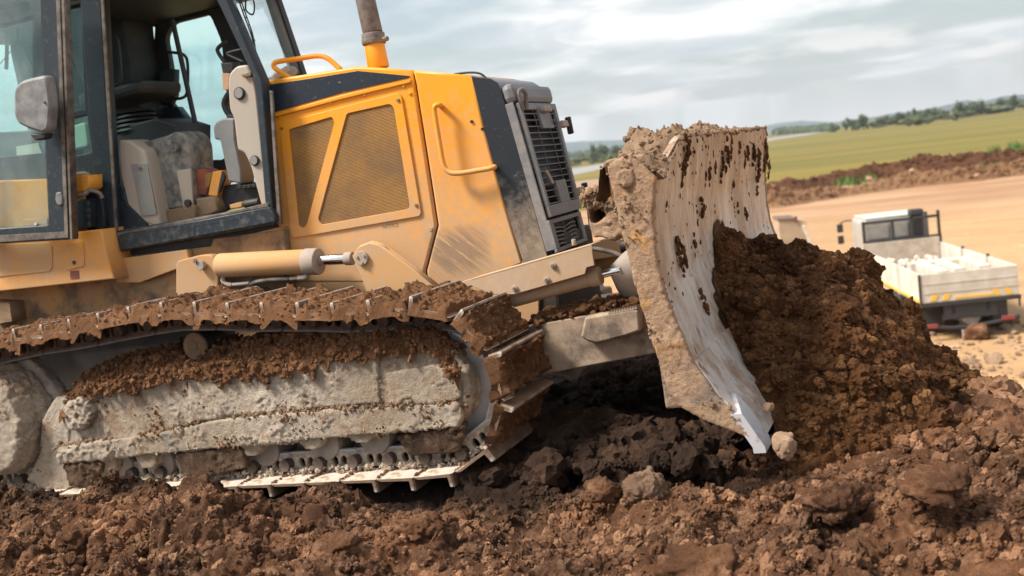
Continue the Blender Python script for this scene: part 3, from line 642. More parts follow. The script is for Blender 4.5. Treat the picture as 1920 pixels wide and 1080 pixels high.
# named clods and stones, each picked out in the photograph
def clod(px, py, y, rpx, label, cat='soil clod', mat=SOIL, name='soil_clod', seed=0, sq=.85, group=None, onlot=False):
    if onlot: c = GW(px, py); r = rpx/FPX*np.linalg.norm(c-CW); c = c+np.array([0, 0, r*.45])
    else:
        c = P(px, py, y); r = rpx/FPX*np.linalg.norm(c-CL); c = toW(c)-np.array([0, 0, .25*r if rpx > 28 else 0])
    v, f = ico(5 if rpx > 28 else 4 if rpx > 10 else 3); n_ = v; w = v+.4*np.stack([vnoise(v*1.5+seed, 1), vnoise(v*1.5+seed, 2), vnoise(v*1.5+seed, 3)], 1); rr_ = 1+.35*vnoise(w*1.3+seed, seed)+(.30 if mat is not PALE else .08)*(clumps(w*1.7+seed, seed)-.3)+(.05*ridge(w*4, seed) if mat is PALE else 0)
    rq = np.random.RandomState(seed)
    for k in range(5):
        n = rq.normal(size=3); n /= np.linalg.norm(n); li = rq.uniform(.6, .9); d = (v*rr_[:, None])@n; rr_ = np.where(d > li, rr_*li/np.maximum(d, 1e-6)*.7+rr_*.3, rr_)
    v = v*rr_[:, None]*np.array([rq.uniform(.9, 1.2), rq.uniform(.8, 1), 1])*r; v[:, 2] *= sq
    if rpx > 10 and not onlot and cat != 'stone' and mat is not PALE: v = v+n_*(soil_disp(v+c, ((r*.55, r*.22), (r*.28, r*.13), (.022, .008)), seed, rough=min(1, r*16))-r*.15)[:, None]
    rr = rq.uniform(0, 6.28)
    o = npmesh(name, v, f, mat, smooth=cat != 'stone'); o.location = c; return props(o, label, cat, group)
PALE = None
PALE = soilmat('pale_dry_lump', (.30, .19, .12), (.46, .315, .215), (.60, .45, .33), bumpd=.006)
clod(1473, 835, -1.52, 20, 'pale pinkish stone standing on end just right of the blade tip', 'stone', PALE, 'stone', 1, 1.5)
clod(1440, 764, -1.28, 11, 'small pale stone lodged in the heap beside the blade corner', 'stone', PALE, 'stone', 2)
clod(1205, 905, -1.62, 40, 'pale flat-sided lump in the dark hollow below the blade', 'soil clod', CLODP, seed=3)
clod(630, 1020, -2.05, 40, 'smooth light brown oval lump low in the left foreground soil', seed=4, mat=SOIL)
clod(415, 1000, -1.95, 42, 'wide rounded soil lump in the left foreground below the track frame', seed=5)
clod(790, 985, -1.9, 38, 'tall knobbly soil lump in front of the middle of the track', seed=6)
clod(375, 925, -1.55, 55, 'large crumbly mound of soil leaning on the bottom of the track', seed=7, sq=.75)
clod(150, 1010, -2.0, 36, 'dark broken clod at the far left of the foreground', seed=8)
clod(1130, 915, -1.65, 30, 'craggy clod between the track nose and the pale flat lump', seed=9)
clod(1320, 1050, -2.3, 62, 'broad sunlit hump of soil at the bottom edge right of the middle', seed=10, sq=.7)
clod(1560, 925, -1.75, 62, 'wide overhanging orange-brown clod right of the blade tip', seed=11, sq=.5)
clod(1760, 900, -1.8, 60, 'rough clod on the bank at the right, above the dark hollow', seed=12, sq=.55)
clod(1585, 590, -.62, 44, 'pointed lighter clod sticking out of the middle of the heap', seed=13, mat=SOILP, sq=1.0)
clod(1835, 636, 0, 20, 'largest loose boulder-like clod on the pale lot behind the heap', seed=14, onlot=True)
clod(1900, 607, 0, 11, 'low clod on the pale lot at the right edge under the truck tailgate', seed=15, onlot=True, mat=SOILD)
clod(1782, 612, 0, 12, 'tan clod on the pale lot under the middle of the truck', seed=16, onlot=True, mat=SOILD)
n = 620; qx = rg.uniform(1700, 1990, n); qy = 605+240*rg.uniform(0, 1, n)**1.3
pos = np.array([GW(a, b) for a, b in zip(qx, qy)]); r = pl(n, .02, .16, 2.3); pos[:, 2] += r*.3
o = lumpset('scattered_lot_crumbs', pos, r*1.0, SOILD, s=4); o['kind'] = 'stuff'

# lot, meadow, far tracks
def sheet(name, pts, z, mat):
    o = mesh(name, [(p[0], p[1], z) for p in pts], [tuple(range(len(pts)))], mat); o['kind'] = 'structure'; return o
sheet('lot_ground', [(-7000, -7000), (7000, -7000), (7000, 9000), (-7000, 9000)], LZ, LOT)
def edge(pp): return [tuple(GW(a, b)[:2]) for a, b in pp]
e1 = edge([(900, 425), (1000, 412), (1060, 404), (1130, 388), (1300, 372), (1455, 350), (1600, 338), (1750, 325), (1920, 305), (2100, 290)])
e1 = [(a+4*math.sin(i*2.1), b+3*math.cos(i*3.3)) for i, (a, b) in enumerate(e1)]
sheet('meadow', e1+[(3000, 3000), (3000, 8000), (-6000, 8000), (-6000, 600)], LZ+.02, GRASS)
def band(name, up, lo, z, mat): sheet(name, edge(up)+edge(lo)[::-1], z, mat)
band('far_dirt_track', [(960, 362), (1060, 343), (1140, 333), (1230, 322)], [(960, 388), (1060, 367), (1140, 350), (1230, 334)], LZ+.04, PATH)
band('far_road', [(960, 338), (1060, 318), (1140, 306), (1300, 284), (1450, 258.5), (1560, 243.5)], [(960, 354), (1060, 332), (1140, 315), (1300, 291), (1450, 263), (1562, 245.5)], LZ+.06, ROAD)
# berms at the edge of the lot
def berm(name, prof, depth, mat, label, s, amp=.5):
    """prof: (px, py base, py top)"""
    A = []; 
    for bx, by, ty in prof:
        g = GW(bx, by); dist = np.linalg.norm(g-CW); A.append((g[0], g[1], (by-ty)/FPX*dist*.80))
    A = np.array(A); n = 260; m_ = 34; t = np.linspace(0, len(A)-1, n); Q = np.stack([np.interp(t, np.arange(len(A)), A[:, i]) for i in range(3)], 1)
    ke = np.ones(41)/41; Qp = np.pad(Q, ((20, 20), (0, 0)), 'edge'); Q = np.stack([np.convolve(Qp[:, i], ke, 'valid') for i in range(3)], 1)
    dv = np.gradient(Q[:, :2], axis=0); nn = np.stack([-dv[:, 1], dv[:, 0]], 1); nn /= np.linalg.norm(nn, axis=1, keepdims=True); nn *= np.sign(nn[:, 1:2])
    u = np.linspace(-.5, 1.6, m_); V = np.zeros((n, m_, 3))
    for j, a in enumerate(u):
        V[:, j, :2] = Q[:, :2]+nn*(a*depth); V[:, j, 2] = LZ-.1+(Q[:, 2]+.1)*np.exp(-((a-.5)/.42)**2)-.25*(a < -.35)-.25*(a > 1.4)
    W = V.reshape(-1, 3); W = W+np.array([0, 0, 1])*((amp*.55*fbm(W/2.6, 4, s)+amp*.35*(clumps(W/.8, s+4)-.3)+amp*.2*ridge(W/.5, s+2))*np.exp(-(((np.tile(u, n)-.5)/.6)**2)))[:, None]
    i = np.arange(n*m_).reshape(n, m_); qq = np.stack([i[:-1, :-1], i[1:, :-1], i[1:, 1:], i[:-1, 1:]], -1).reshape(-1, 4)
    o = npmesh(name, W, qq, mat); props(o, label, 'earth berm'); o['kind'] = 'structure'; del o['category']; return o
berm('earth_berm', [(1420, 372, 350), (1480, 362, 342), (1540, 352, 328), (1600, 343, 314), (1640, 338, 304), (1680, 335, 302), (1715, 332, 292), (1760, 328, 283), (1800, 324, 284), (1840, 320, 292), (1880, 316, 282), (1920, 312, 276), (1990, 305, 268)], 3.2, BERM, 'dark brown earth berm along the meadow edge', 31, .55)
berm('tan_spoil_ridge', [(1425, 392, 352), (1460, 390, 346), (1500, 383, 352), (1560, 372, 350), (1620, 364, 345), (1700, 352, 326), (1760, 346, 322), (1830, 340, 318), (1900, 330, 305), (1980, 322, 296)], 2.6, BERM2, 'tan spoil ridge in front of the dark berm', 41, .5)
for i, (a, b, r_, lab, mt) in enumerate([(1690, 322, 9, 'whitish rubble lump on the tan ridge, left of centre', PALE), (1712, 330, 7, 'pinkish block standing on the tan ridge', PALE), (1657, 330, 6, 'grey rubble lump low on the tan ridge', CONC), (1630, 344, 6, 'small pale lump beside the green weeds', PALE), (1815, 333, 6, 'pale lump at the foot of the ridge, left one of the far pair', PALE), (1833, 339, 5, 'pale lump at the foot of the ridge, right one of the far pair', PALE), (1805, 310, 7, 'pinkish lump high on the tan ridge to the right', PALE)]):
    o = clod(a, b+2, 0, r_, lab, 'rubble lump', mt, 'rubble_lump', 50+i, onlot=True)
    o.location.z += .35
bb = [o_ for o_ in COL.objects if o_.name in ('earth_berm', 'tan_spoil_ridge')]
for o_, mt, sd_ in ((bb[0], BERM, 71), (bb[1], BERM2, 72)):
    vv = verts_of(o_); vv = vv[vv[:, 2] > LZ+.15]; crumbs_on(o_.name+'_lumps', vv, 1100, .06, .26, mt, sd_, None, sink=.2)
# weeds along the ridge
WEED = leafmat('bright_weed_leaf', (.06, .12, .02), (.13, .19, .035)); V = []; F = []
for cx, cy, wx, nn_ in [(1580, 346, 30, 260), (1625, 340, 18, 130), (1700, 340, 14, 80), (1880, 321, 34, 240), (1835, 327, 18, 90), (1870, 300, 14, 90), (1905, 287, 14, 90)]:
    for k in range(nn_):
        g = GW(cx+rg.normal()*wx*.5, cy+rg.normal()*1.3); h = rg.uniform(.12, .4); a = rg.uniform(0, 3.14); w = rg.uniform(.06, .16); off = len(V); c_, s_ = math.cos(a)*w, math.sin(a)*w; zz = LZ+rg.uniform(.2, .55)*(1 if cy > 310 else 2.2)
        V += [(g[0]-c_, g[1]-s_, zz-.4), (g[0]+c_, g[1]+s_, zz-.4), (g[0]+c_*.3+rg.normal()*.08, g[1]+s_*.3, zz+h)]; F.append((off, off+1, off+2))
o = mesh('weeds', V, F, WEED); o['kind'] = 'stuff'

# ------------------------------------------------------------------ trees of the meadow edge
def crown_mesh(s, w=1.0, n=620):
    rg2 = np.random.RandomState(s); V = []; F = []
    blobs = [(rg2.normal(0, .30, 3)*np.array([w, w, .8])+np.array([0, 0, .58]), rg2.uniform(.20, .36)) for k in range(9)]
    for c, r in blobs:                                # shaded inner mass
        v, f = ico(2); vv = v*(1+.35*vnoise(v*2.2+c*3, s))[:, None]*r*.72+c; off = len(V); V += list(vv); F += [tuple(a+off) for a in f]
    for k in range(n):
        c, r = blobs[rg2.randint(9)]; dv = rg2.normal(size=3); dv /= np.linalg.norm(dv); p = c+dv*r*rg2.uniform(.7, 1.12)
        a = rg2.normal(size=3); a /= np.linalg.norm(a); b = np.cross(a, dv); b /= max(np.linalg.norm(b), 1e-3); sz = rg2.uniform(.03, .075); off = len(V)
        V += [p+a*sz, p+b*sz, p-a*sz*.8-b*sz*.5]; F.append((off, off+1, off+2))
    V = [np.array([v[0], v[1], max(v[2], .06)]) for v in V]
    me = bpy.data.meshes.new('crown'); me.from_pydata([tuple(map(float, v)) for v in V], [], F); return me
crowns = [crown_mesh(60+i, 1.0+.25*(i % 3)) for i in range(5)]
trunkm = None
def trunk_mesh():
    bm = bmesh.new(); r = bmesh.ops.create_cone(bm, cap_ends=True, segments=7, radius1=.045, radius2=.018, depth=.6)
    for v in bm.verts: v.co.z += .3; v.co.x += .03*math.sin(v.co.z*6)
    for a in range(3):
        r = bmesh.ops.create_cone(bm, cap_ends=True, segments=5, radius1=.016, radius2=.006, depth=.4)
        bmesh.ops.rotate(bm, verts=r['verts'], matrix=Matrix.Rotation(.6, 3, 'X')@Matrix.Identity(3)); bmesh.ops.rotate(bm, verts=r['verts'], matrix=Matrix.Rotation(a*2.1, 3, 'Z')); bmesh.ops.translate(bm, verts=r['verts'], vec=(.1*math.sin(a*2.1), -.1*math.cos(a*2.1), .5))
    me = bpy.data.meshes.new('trunk'); bm.to_mesh(me); bm.free(); return me
trunkm = trunk_mesh(); trunkm.materials.append(TRUNK)
cm = {}
def tree(px, py, h, w, label, k, mat, name='field_tree', cat='tree', group=None, R=None):
    g = GW(px, py) if R is None else RWd(px, py, R); dist = np.linalg.norm(g-CW); H = h/FPX*dist; Wd = w/FPX*dist
    root = empty(name, g, rz=k*1.7); root.scale = (1, 1, 1)
    key = (k % 5, mat.name)
    if key not in cm: me = crowns[k % 5].copy(); me.materials.append(mat); cm[key] = me
    c = link('crown', cm[key], None, root); c.scale = (Wd/1.15, Wd/1.15, H/1.12)
    t = link('trunk', trunkm, None, root); t.scale = (H*.7, H*.7, H*.85)
    props(root, label, cat, group)
tl = [(1568, 248, 14, 18, 'low dark bush starting the meadow tree row at its left end', 1), (1586, 246, 22, 14, 'slim dark tree beside the leftmost low bush', 1), (1607, 245, 23, 15, 'first of two dark trees standing close together, left part of the row', 1),
      (1620, 244, 27, 19, 'second, taller of the two close dark trees in the left part', 1), (1636, 241, 15, 15, 'short tree right of the close pair', 1), (1646, 240, 18, 17, 'round green tree in the left half of the row', 0), (1661, 238, 15, 17, 'low grey-green tree left of the broad dark one', 0),
      (1684, 235, 25, 26, 'broad dark-crowned tree behind the round pale bush', 1), (1698, 233, 18, 18, 'small dark tree touching the broad one', 1), (1712, 229, 22, 16, 'narrow tree rising behind the round pale bush', 1), (1718, 236, 18, 34, 'round pale olive bush in front of the row', 0),
      (1734, 229, 24, 19, 'dark tree just right of the round pale bush', 1), (1741, 233, 12, 12, 'little dark bush hugging the round pale bush', 1), (1756, 226, 22, 18, 'upright tree in the middle of the row', 1), (1775, 224, 18, 24, 'wide olive tree left of the tallest tree', 0), (1797, 226, 14, 18, 'small dark bush standing forward in the meadow', 1),
      (1796, 222, 20, 20, 'olive tree directly behind the forward bush', 0), (1814, 220, 32, 30, 'tallest, broad-topped tree of the row', 1), (1831, 218, 20, 24, 'dark rounded tree at the right foot of the tallest tree', 1), (1856, 214, 22, 30, 'wide green tree beyond the dark rounded one', 0),
      (1876, 211, 20, 30, 'olive tree second from the right edge', 0), (1899, 209, 26, 28, 'dark tree nearly at the right edge', 1), (1920, 206, 22, 28, 'tree cut by the right edge of the picture', 0), (1645, 238, 10, 40, 'low hedge joining the left trees', 1), (1745, 228, 12, 60, 'low hedge in the middle of the row', 0), (1868, 213, 14, 80, 'thick hedge under the right-hand trees', 0)]
for i, (a, b, h, w, lab, dk) in enumerate(tl): tree(a, b, h*1.05, w*1.15, lab, i, LEAF if dk else LEAF2, group='trees and bushes at the meadow edge')
tree(1121, 306, 42, 26, 'larger hazy tree between the grille and the blade', 2, LEAF, name='hazy_tree', group='hazy trees at the left')
tree(1158, 302, 30, 20, 'smaller hazy tree close to the blade back', 3, LEAF, name='hazy_tree', group='hazy trees at the left')
for i, (a, b, h, w, lab) in enumerate([(1068, 312, 16, 40, 'hazy bush mass beside the grille'), (1100, 308, 20, 34, 'hazy bush left of the larger hazy tree'), (1140, 305, 18, 36, 'hazy bush between the two hazy trees')]):
    tree(a, b, h, w, lab, i+7, LEAF2, name='hazy_bush', cat='bush', group='hazy trees at the left')
# far thin woods on the horizon
V = []; F = []
for k in range(1100):
    a = rg.uniform(1455, 1562) if k % 2 else rg.uniform(980, 1250); t = (a-1455)/107; b0 = (253-7*t) if a > 1300 else 303-(a-980)*.10
    g = GW(a, b0-rg.uniform(0, 1.2)); dist = min(np.linalg.norm(g-CW), 1500); g = RWd(a, b0, dist); g[2] = LZ; hh = rg.uniform(1.5, 4)*dist/1000; w_ = rg.uniform(2, 5)*dist/1000; off = len(V)
    v, f = ico(1); V += list(v*np.array([w_, w_, hh])*(1+.3*rg.uniform(-1, 1, (12 if len(v) == 12 else len(v), 1)))+g+np.array([0, 0, hh*.6])); F += [tuple(q_+off) for q_ in f]
    if len(V) > 60000: break
o = mesh('far_wood', V, F, LEAF); o['kind'] = 'stuff'
# hills
def hills(name, prof, R, depth, s):
    top = []
    pr = np.array(prof, float); xs = np.linspace(pr[0, 0], pr[-1, 0], 260); ys = np.interp(xs, pr[:, 0], pr[:, 1])+1.1*np.array([mnoise.noise(Vector((x*.05, s, 0))) for x in xs])+.5*np.array([mnoise.noise(Vector((x*.2, s, 3))) for x in xs])
    V = []; m_ = 14
    for x, y in zip(xs, ys):
        t = RWd(x, y, R); dirn = (t-CW)*np.array([1, 1, 0]); dirn /= np.linalg.norm(dirn)
        for j in range(m_):
            u = j/(m_-1)*2-1; hgt = (1-abs(u)**1.6); p = t+dirn*u*depth; p[2] = LZ-6+(t[2]-LZ+6)*hgt
            if abs(u) < .99: p[2] += (1-hgt)*hgt*.6*(t[2]-LZ)*mnoise.noise(Vector((x*.03, u*2, s)))
            V.append(p)
    i = np.arange(len(xs)*m_).reshape(len(xs), m_); qq = np.stack([i[:-1, :-1], i[1:, :-1], i[1:, 1:], i[:-1, 1:]], -1).reshape(-1, 4)
    npmesh(name, V, qq, HILLM)['kind'] = 'structure'
hills('far_hills', [(200, 372), (700, 312), (960, 280), (1050, 267), (1100, 264), (1180, 262), (1250, 250), (1300, 252), (1400, 245), (1450, 232), (1500, 226), (1560, 229), (1640, 219), (1740, 207), (1900, 190), (2300, 150), (2700, 110)], 4200, 700, 1)
hills('near_hills', [(1000, 300), (1440, 252), (1500, 243), (1560, 232), (1600, 226), (1660, 215), (1720, 207), (1760, 200), (1800, 191), (1812, 187), (1830, 190), (1850, 188), (1880, 180), (1920, 177), (2000, 172), (2300, 150), (2700, 100)], 2600, 420, 5)
# ------------------------------------------------------------------ air
bm = bmesh.new(); bmesh.ops.create_cube(bm, size=1); me = bpy.data.meshes.new('haze'); bm.to_mesh(me); bm.free()
hz_o = bpy.data.objects.new('haze', me); COL.objects.link(hz_o); hz_o.scale = (9900, 10300, 330); hz_o.location = (0, 200, LZ-7.5+165); hz_o['kind'] = 'stuff'
hm_ = bpy.data.materials.new('haze_air'); hm_.use_nodes = True; ht = hm_.node_tree; ht.nodes.clear(); hv = ht.nodes.new('ShaderNodeVolumePrincipled'); hv.inputs['Density'].default_value = .00018; hv.inputs['Color'].default_value = (.80, .90, 1, 1); hv.inputs['Anisotropy'].default_value = .2
ho = ht.nodes.new('ShaderNodeOutputMaterial'); ht.links.new(hv.outputs[0], ho.inputs['Volume']); me.materials.append(hm_)
#@@DOZER
# ================================================================== BULLDOZER
D = empty('bulldozer'); D.matrix_world = M4
props(D, 'yellow crawler bulldozer with open cab door, caked in mud, lifting its blade over churned soil', 'bulldozer')

# ---------------------------------------------------------------- track chain
# pivot path (x, z): front idler, ground run, sprocket, sagging top run over the carrier roller
def chain_path():
    pts = []
    for a in np.radians(np.arange(90, -91, -6)): pts.append((-.16+.34*math.cos(a), .405+.34*math.sin(a)))
    for x in np.arange(-.36, -2.85, -.2): pts.append((x, .065))
    for a in np.radians(np.arange(-90, -271, -6)): pts.append((-2.95+.36*math.cos(a), .425+.36*math.sin(a)))
    top = [(-2.75, .80), (-2.544, .818), (-2.344, .821), (-2.144, .832), (-1.94, .846), (-1.744, .857), (-1.544, .860), (-1.344, .840), (-1.144, .813), (-.944, .795), (-.744, .775), (-.544, .750), (-.344, .745), (-.16, .745)]
    return pts+top
CP = np.array(chain_path()); seg = np.linalg.norm(np.diff(CP, axis=0), axis=1); cs = np.concatenate([[0], np.cumsum(seg)])
def at_s(s): s = s % cs[-1]; return np.array([np.interp(s, cs, CP[:, 0]), np.interp(s, cs, CP[:, 1])])
NS = int(round(cs[-1]/.2)); pitch = cs[-1]/NS
# section across one shoe (u along the chain, n outward); travel direction is clockwise seen from the right side
def shoe_mesh():
    prof = [(-.098, .056), (-.1, .118), (-.094, .124), (-.084, .122), (-.078, .072), (.085, .068), (.104, .062), (.112, .052), (.106, .048), (.085, .055)]
    v = []; f = []; n = len(prof); ys = [-.28, -.272, -.14, 0, .14, .272, .28]
    for y in ys:
        k = .92 if abs(y) > .279 else 1
        for u, w in prof: v.append((u*k, y, .056+(w-.056)*(k if w > .07 else 1)))
    for i in range(len(ys)-1):
        for j in range(n): a = i*n+j; b = i*n+(j+1) % n; f.append((a, b, b+n, a+n))
    f += [tuple(range(n)), tuple(range(len(v)-n, len(v)))[::-1]]
    me = bpy.data.meshes.new('track_shoe'); me.from_pydata(v, [], f); me.materials.append(SHOE); return me
def link_mesh():
    o = rnd([(-.108, -.052), (.100, -.052), (.108, -.02), (.108, .036), (.085, .053), (.03, .044), (-.03, .044), (-.085, .053), (-.108, .036), (-.112, -.02)], .02, 3)
    def hole(u, w, ru, rw): return [(u+ru*math.cos(t), w+rw*math.sin(t)) for t in np.linspace(0, 2*math.pi, 13)[:-1]]
    me = platemesh('rail_link', [o, hole(-.026, .006, .019, .026), hole(.026, .006, .019, .026)], -.018, .018, .004); me.materials.append(LINK); return me
shoe_me, link_me = shoe_mesh(), link_mesh(); link_clay = link_me.copy(); link_clay.materials.clear(); link_clay.materials.append(LINKC)
bush_v = None
def pin_mesh():
    bm = bmesh.new(); bmesh.ops.create_cone(bm, cap_ends=True, segments=14, radius1=.030, radius2=.030, depth=.30); bmesh.ops.rotate(bm, verts=bm.verts, matrix=Matrix.Rotation(math.pi/2, 3, 'X'))
    me = bpy.data.meshes.new('pin_bush'); bm.to_mesh(me); bm.free(); me.materials.append(LINK); return me
pin_me = pin_mesh()
def cake(s, thick, hang):
    """mud lying on a shoe between two grousers, hanging over its outer end"""
    nu, ny = 30, 84; U, Yy = np.meshgrid(np.linspace(-.090, .112, nu), np.linspace(-.292, .286, ny)); p = np.stack([U.ravel(), Yy.ravel(), U.ravel()*0+s*1.7], 1)
    h = .005*ridge(p*30, s)+.005*ridge(p*62, s+1)+thick*(.30+.85*np.clip(fbm(p*6, 4, s)+.4, 0, 1.5))+.022*(clumps(p/.055, s)-.25)+.012*(clumps(p/.022, s+3)-.2)+.006*fbm(p*50, 2, s)
    edge = np.minimum(np.minimum((U.ravel()+.092)/.012, (.108-U.ravel())/.016), np.minimum((Yy.ravel()+.292)/.02, (.286-Yy.ravel())/.02)); edge = np.clip(edge, 0, 1)
    wedge = .026*np.exp(-((U.ravel()+.070)/.04)**2)
    z = .068+(h+wedge)*edge-(1-edge)*.03
    side = np.clip((-.262-Yy.ravel())/.03, 0, 1); z -= side*hang*np.clip(fbm(p*9, 3, s+8)*1.2+.3, 0, 1.1)
    u2 = U.ravel()+.008*fbm(p*20, 2, s+4); y2 = Yy.ravel()-side*.012*np.clip(fbm(p*14, 2, s+6), 0, 1)
    i = np.arange(nu*ny).reshape(ny, nu); q = np.stack([i[:-1, :-1], i[:-1, 1:], i[1:, 1:], i[1:, :-1]], -1).reshape(-1, 4)
    me = bpy.data.meshes.new('mud_cake'); me.from_pydata([tuple(map(float, a)) for a in np.stack([u2, y2, z], 1)], [], [tuple(map(int, a)) for a in q]); me.materials.append(SOILM); me.polygons.foreach_set('use_smooth', [True]*len(me.polygons)); return me
cakes = [cake(70+i, .023+.006*(i % 3), .03+.02*(i % 2)) for i in range(6)]
cakeV = []; shoeM = []
cakes_thin = [cake(90+i, .014, .006) for i in range(3)]
S12 = cs[-1]-.016                                     # the shoe whose grouser shows at the front end of the top run
for k in range(NS):
    s = S12+.10+k*pitch                               # shoe centre
    a, b = at_s(s-.1), at_s(s+.1); c = (a+b)/2; d = (b-a)/np.linalg.norm(b-a)   # path runs front -> under -> rear -> top -> front
    # outward normal is to the left of travel: travel on top is +x, so outward = +z
    nrm = np.array([-d[1], d[0]])
    Mx = Matrix([[d[0], 0, nrm[0], c[0]], [0, 1, 0, -.97], [d[1], 0, nrm[1], c[1]], [0, 0, 0, 1]])
    o = link('track_shoe', shoe_me, None, D); o.matrix_local = Mx; shoeM.append(Mx)
    for yy in (-.085, .085):
        l = link('rail_link', link_me if nrm[1] > 0 else link_clay, None, o); l.location = (0, yy, -.004)
        if yy < 0: l.location.y += .006*(k % 2)
    pb = link('pin_bush', pin_me, None, o); pb.location = (.1, 0, 0)
    top = nrm[1] > .5; front = c[0] > -.1 and nrm[1] > -.85
    ck = (cakes[k % 6] if top and c[0] > -3.3 else (cakes_thin[k % 3] if nrm[1] < -.3 else cakes[k % 6]) if front else None)
    if ck is not None:
        mc = link('mud_cake', ck, None, o); vv = verts_of(mc); vv = vv[np.random.RandomState(k).choice(len(vv), 260 if nrm[1] > .3 else 120)]; A3 = np.array([list(row[:3]) for row in Mx][:3]); cakeV.append(vv@A3.T+np.array([c[0], -.97, c[1]]))
jl, jc = [], []; rj = np.random.RandomState(9)
for Mx in shoeM:
    if Mx[2][2] > -.3 and not (Mx[0][3] > -.2 and Mx[2][2] < .1): continue
    if Mx[1][3] > 0: continue
    A3 = np.array([[Mx[i][j] for j in range(3)] for i in range(3)]); t3 = np.array([Mx[i][3] for i in range(3)])
    n_ = 46; u_ = .098+rj.normal(0, .0035, n_)-.0; y_ = rj.uniform(-.275, -.10, n_); jl.append(np.stack([u_, y_, np.full(n_, .050)], 1)@A3.T+t3)
    n_ = 60; jc.append(np.stack([rj.uniform(-.1, .09, n_), -.112-np.abs(rj.normal(0, .018, n_)), .052-rj.uniform(0, .03, n_)], 1)@A3.T+t3)
crumbs_on('joint_mud', np.concatenate(jl), 900, .0035, .009, SOILMC, 37, D, sink=0, jit=.001); crumbs_on('link_clay', np.concatenate(jc), 1300, .004, .014, CLAYC, 38, D, sink=0, jit=.001)
crumbs_on('track_mud_crumbs', np.concatenate(cakeV), 4200, .003, .011, SOILMC, 31, D, sink=.3, jit=.002)
# ---------------------------------------------------------------- track frame under pale clay
fr = [(112, 748), (150, 735), (200, 722), (300, 708), (400, 698), (500, 680), (600, 668), (700, 655), (800, 648), (850, 658), (872, 690), (882, 735), (874, 772), (856, 792), (700, 815), (500, 832), (300, 850), (112, 862), (104, 800)]
o = tplate('track_frame', fr, -1.13, .13, LMUD, D, 0); crust(o, .0075, .018, .07, 3, .006)
led = [(108, 840), (200, 828), (290, 815), (400, 790), (520, 776), (640, 770), (760, 762), (858, 758), (868, 780), (858, 798), (700, 813), (450, 836), (274, 852), (180, 862), (112, 868)]
o = tplate('frame_ledge', led, -1.165, .05, LMUD, D, 0); crust(o, .0075, .012, .06, 9, .005)
o = tplate('frame_cover', [(722, 700), (820, 684), (856, 694), (864, 745), (850, 752), (732, 765)], -1.152, .03, LMUD, D, 0); crust(o, .0075, .010, .06, 27, .005)
o = tplate('frame_cover', [(352, 712), (480, 696), (600, 680), (705, 668), (712, 755), (560, 768), (420, 782), (356, 792)], -1.146, .03, LMUD, D, 0); crust(o, .0075, .010, .06, 28, .005)
o = tplate('frame_boss', [(118, 765), (150, 745), (172, 765), (160, 800), (128, 806)], -1.17, .05, LMUD, D, 0, .02); crust(o, .0075, .014, .05, 29, .007)
rear = [(52, 898), (75, 850), (78, 790), (105, 745), (128, 760), (130, 850), (190, 865), (200, 905), (150, 925), (80, 915)]
o = tplate('frame_rear_arm', rear, -1.14, .14, LMUD, D, 0); crust(o, .008, .014, .06, 15, .006)
o = tplate('frame_front_cap', [(870, 712), (893, 700), (900, 730), (894, 765), (872, 780)], -1.06, .05, LMUD, D, 0); crust(o, .0075, .012, .05, 21, .006)
# soil lying on the frame
V = []; nx, ny = 250, 46; xs = np.linspace(-2.45, -.0, nx); ys = np.linspace(-1.165, -.70, ny)
top_line = np.array([[P(a, b, -1.13)[0], P(a, b, -1.13)[2]] for a, b in [(100, 760)]+fr[1:11]]); Xg, Yg = np.meshgrid(xs, ys)
bz = np.interp(Xg.ravel(), top_line[:, 0], top_line[:, 1])+.022; pr = np.stack([Xg.ravel(), Yg.ravel(), bz], 1)
hh = np.interp(Yg.ravel(), [-1.165, -1.152, -1.13, -1.05, -.95, -.8], [-.040, .0, .03, .07, .10, .08])*(1+.3*fbm(pr*3, 3, 8))
lip = np.clip((-1.12-Yg.ravel())/.045, 0, 1); drip = lip*np.clip(fbm(pr*np.array([14, 3, 3]), 3, 77)*.9+.1, -.2, 1)*.06
zz = bz+hh-drip; pr[:, 2] = zz; dd = soil_disp(pr*1.0, ((.12, .035), (.05, .022), (.022, .009)), 61)-.03
endf = np.clip((xs[-1]-Xg.ravel())/.10, 0, 1)*np.clip((Xg.ravel()-xs[0])/.15, 0, 1)
zz = zz+dd-(1-endf)*.10; yy = Yg.ravel()-lip*.015*np.clip(fbm(pr*18, 2, 4), -.5, 1)
i = np.arange(nx*ny).reshape(ny, nx); q = np.stack([i[:-1, :-1], i[:-1, 1:], i[1:, 1:], i[1:, :-1]], -1).reshape(-1, 4)
fts = npmesh('frame_top_soil', np.stack([Xg.ravel(), yy, zz], 1), q, SOILM, D)
fv = verts_of(fts); fv = fv[(fv[:, 0] > -2.40) & (fv[:, 0] < .0)]; wl = fv[:, 1] < -1.10
crumbs_on('frame_soil_crumbs', np.concatenate([fv[wl], fv[wl], fv[~wl]]), 9000, .0035, .020, SOILMC, 32, D, jit=.007)
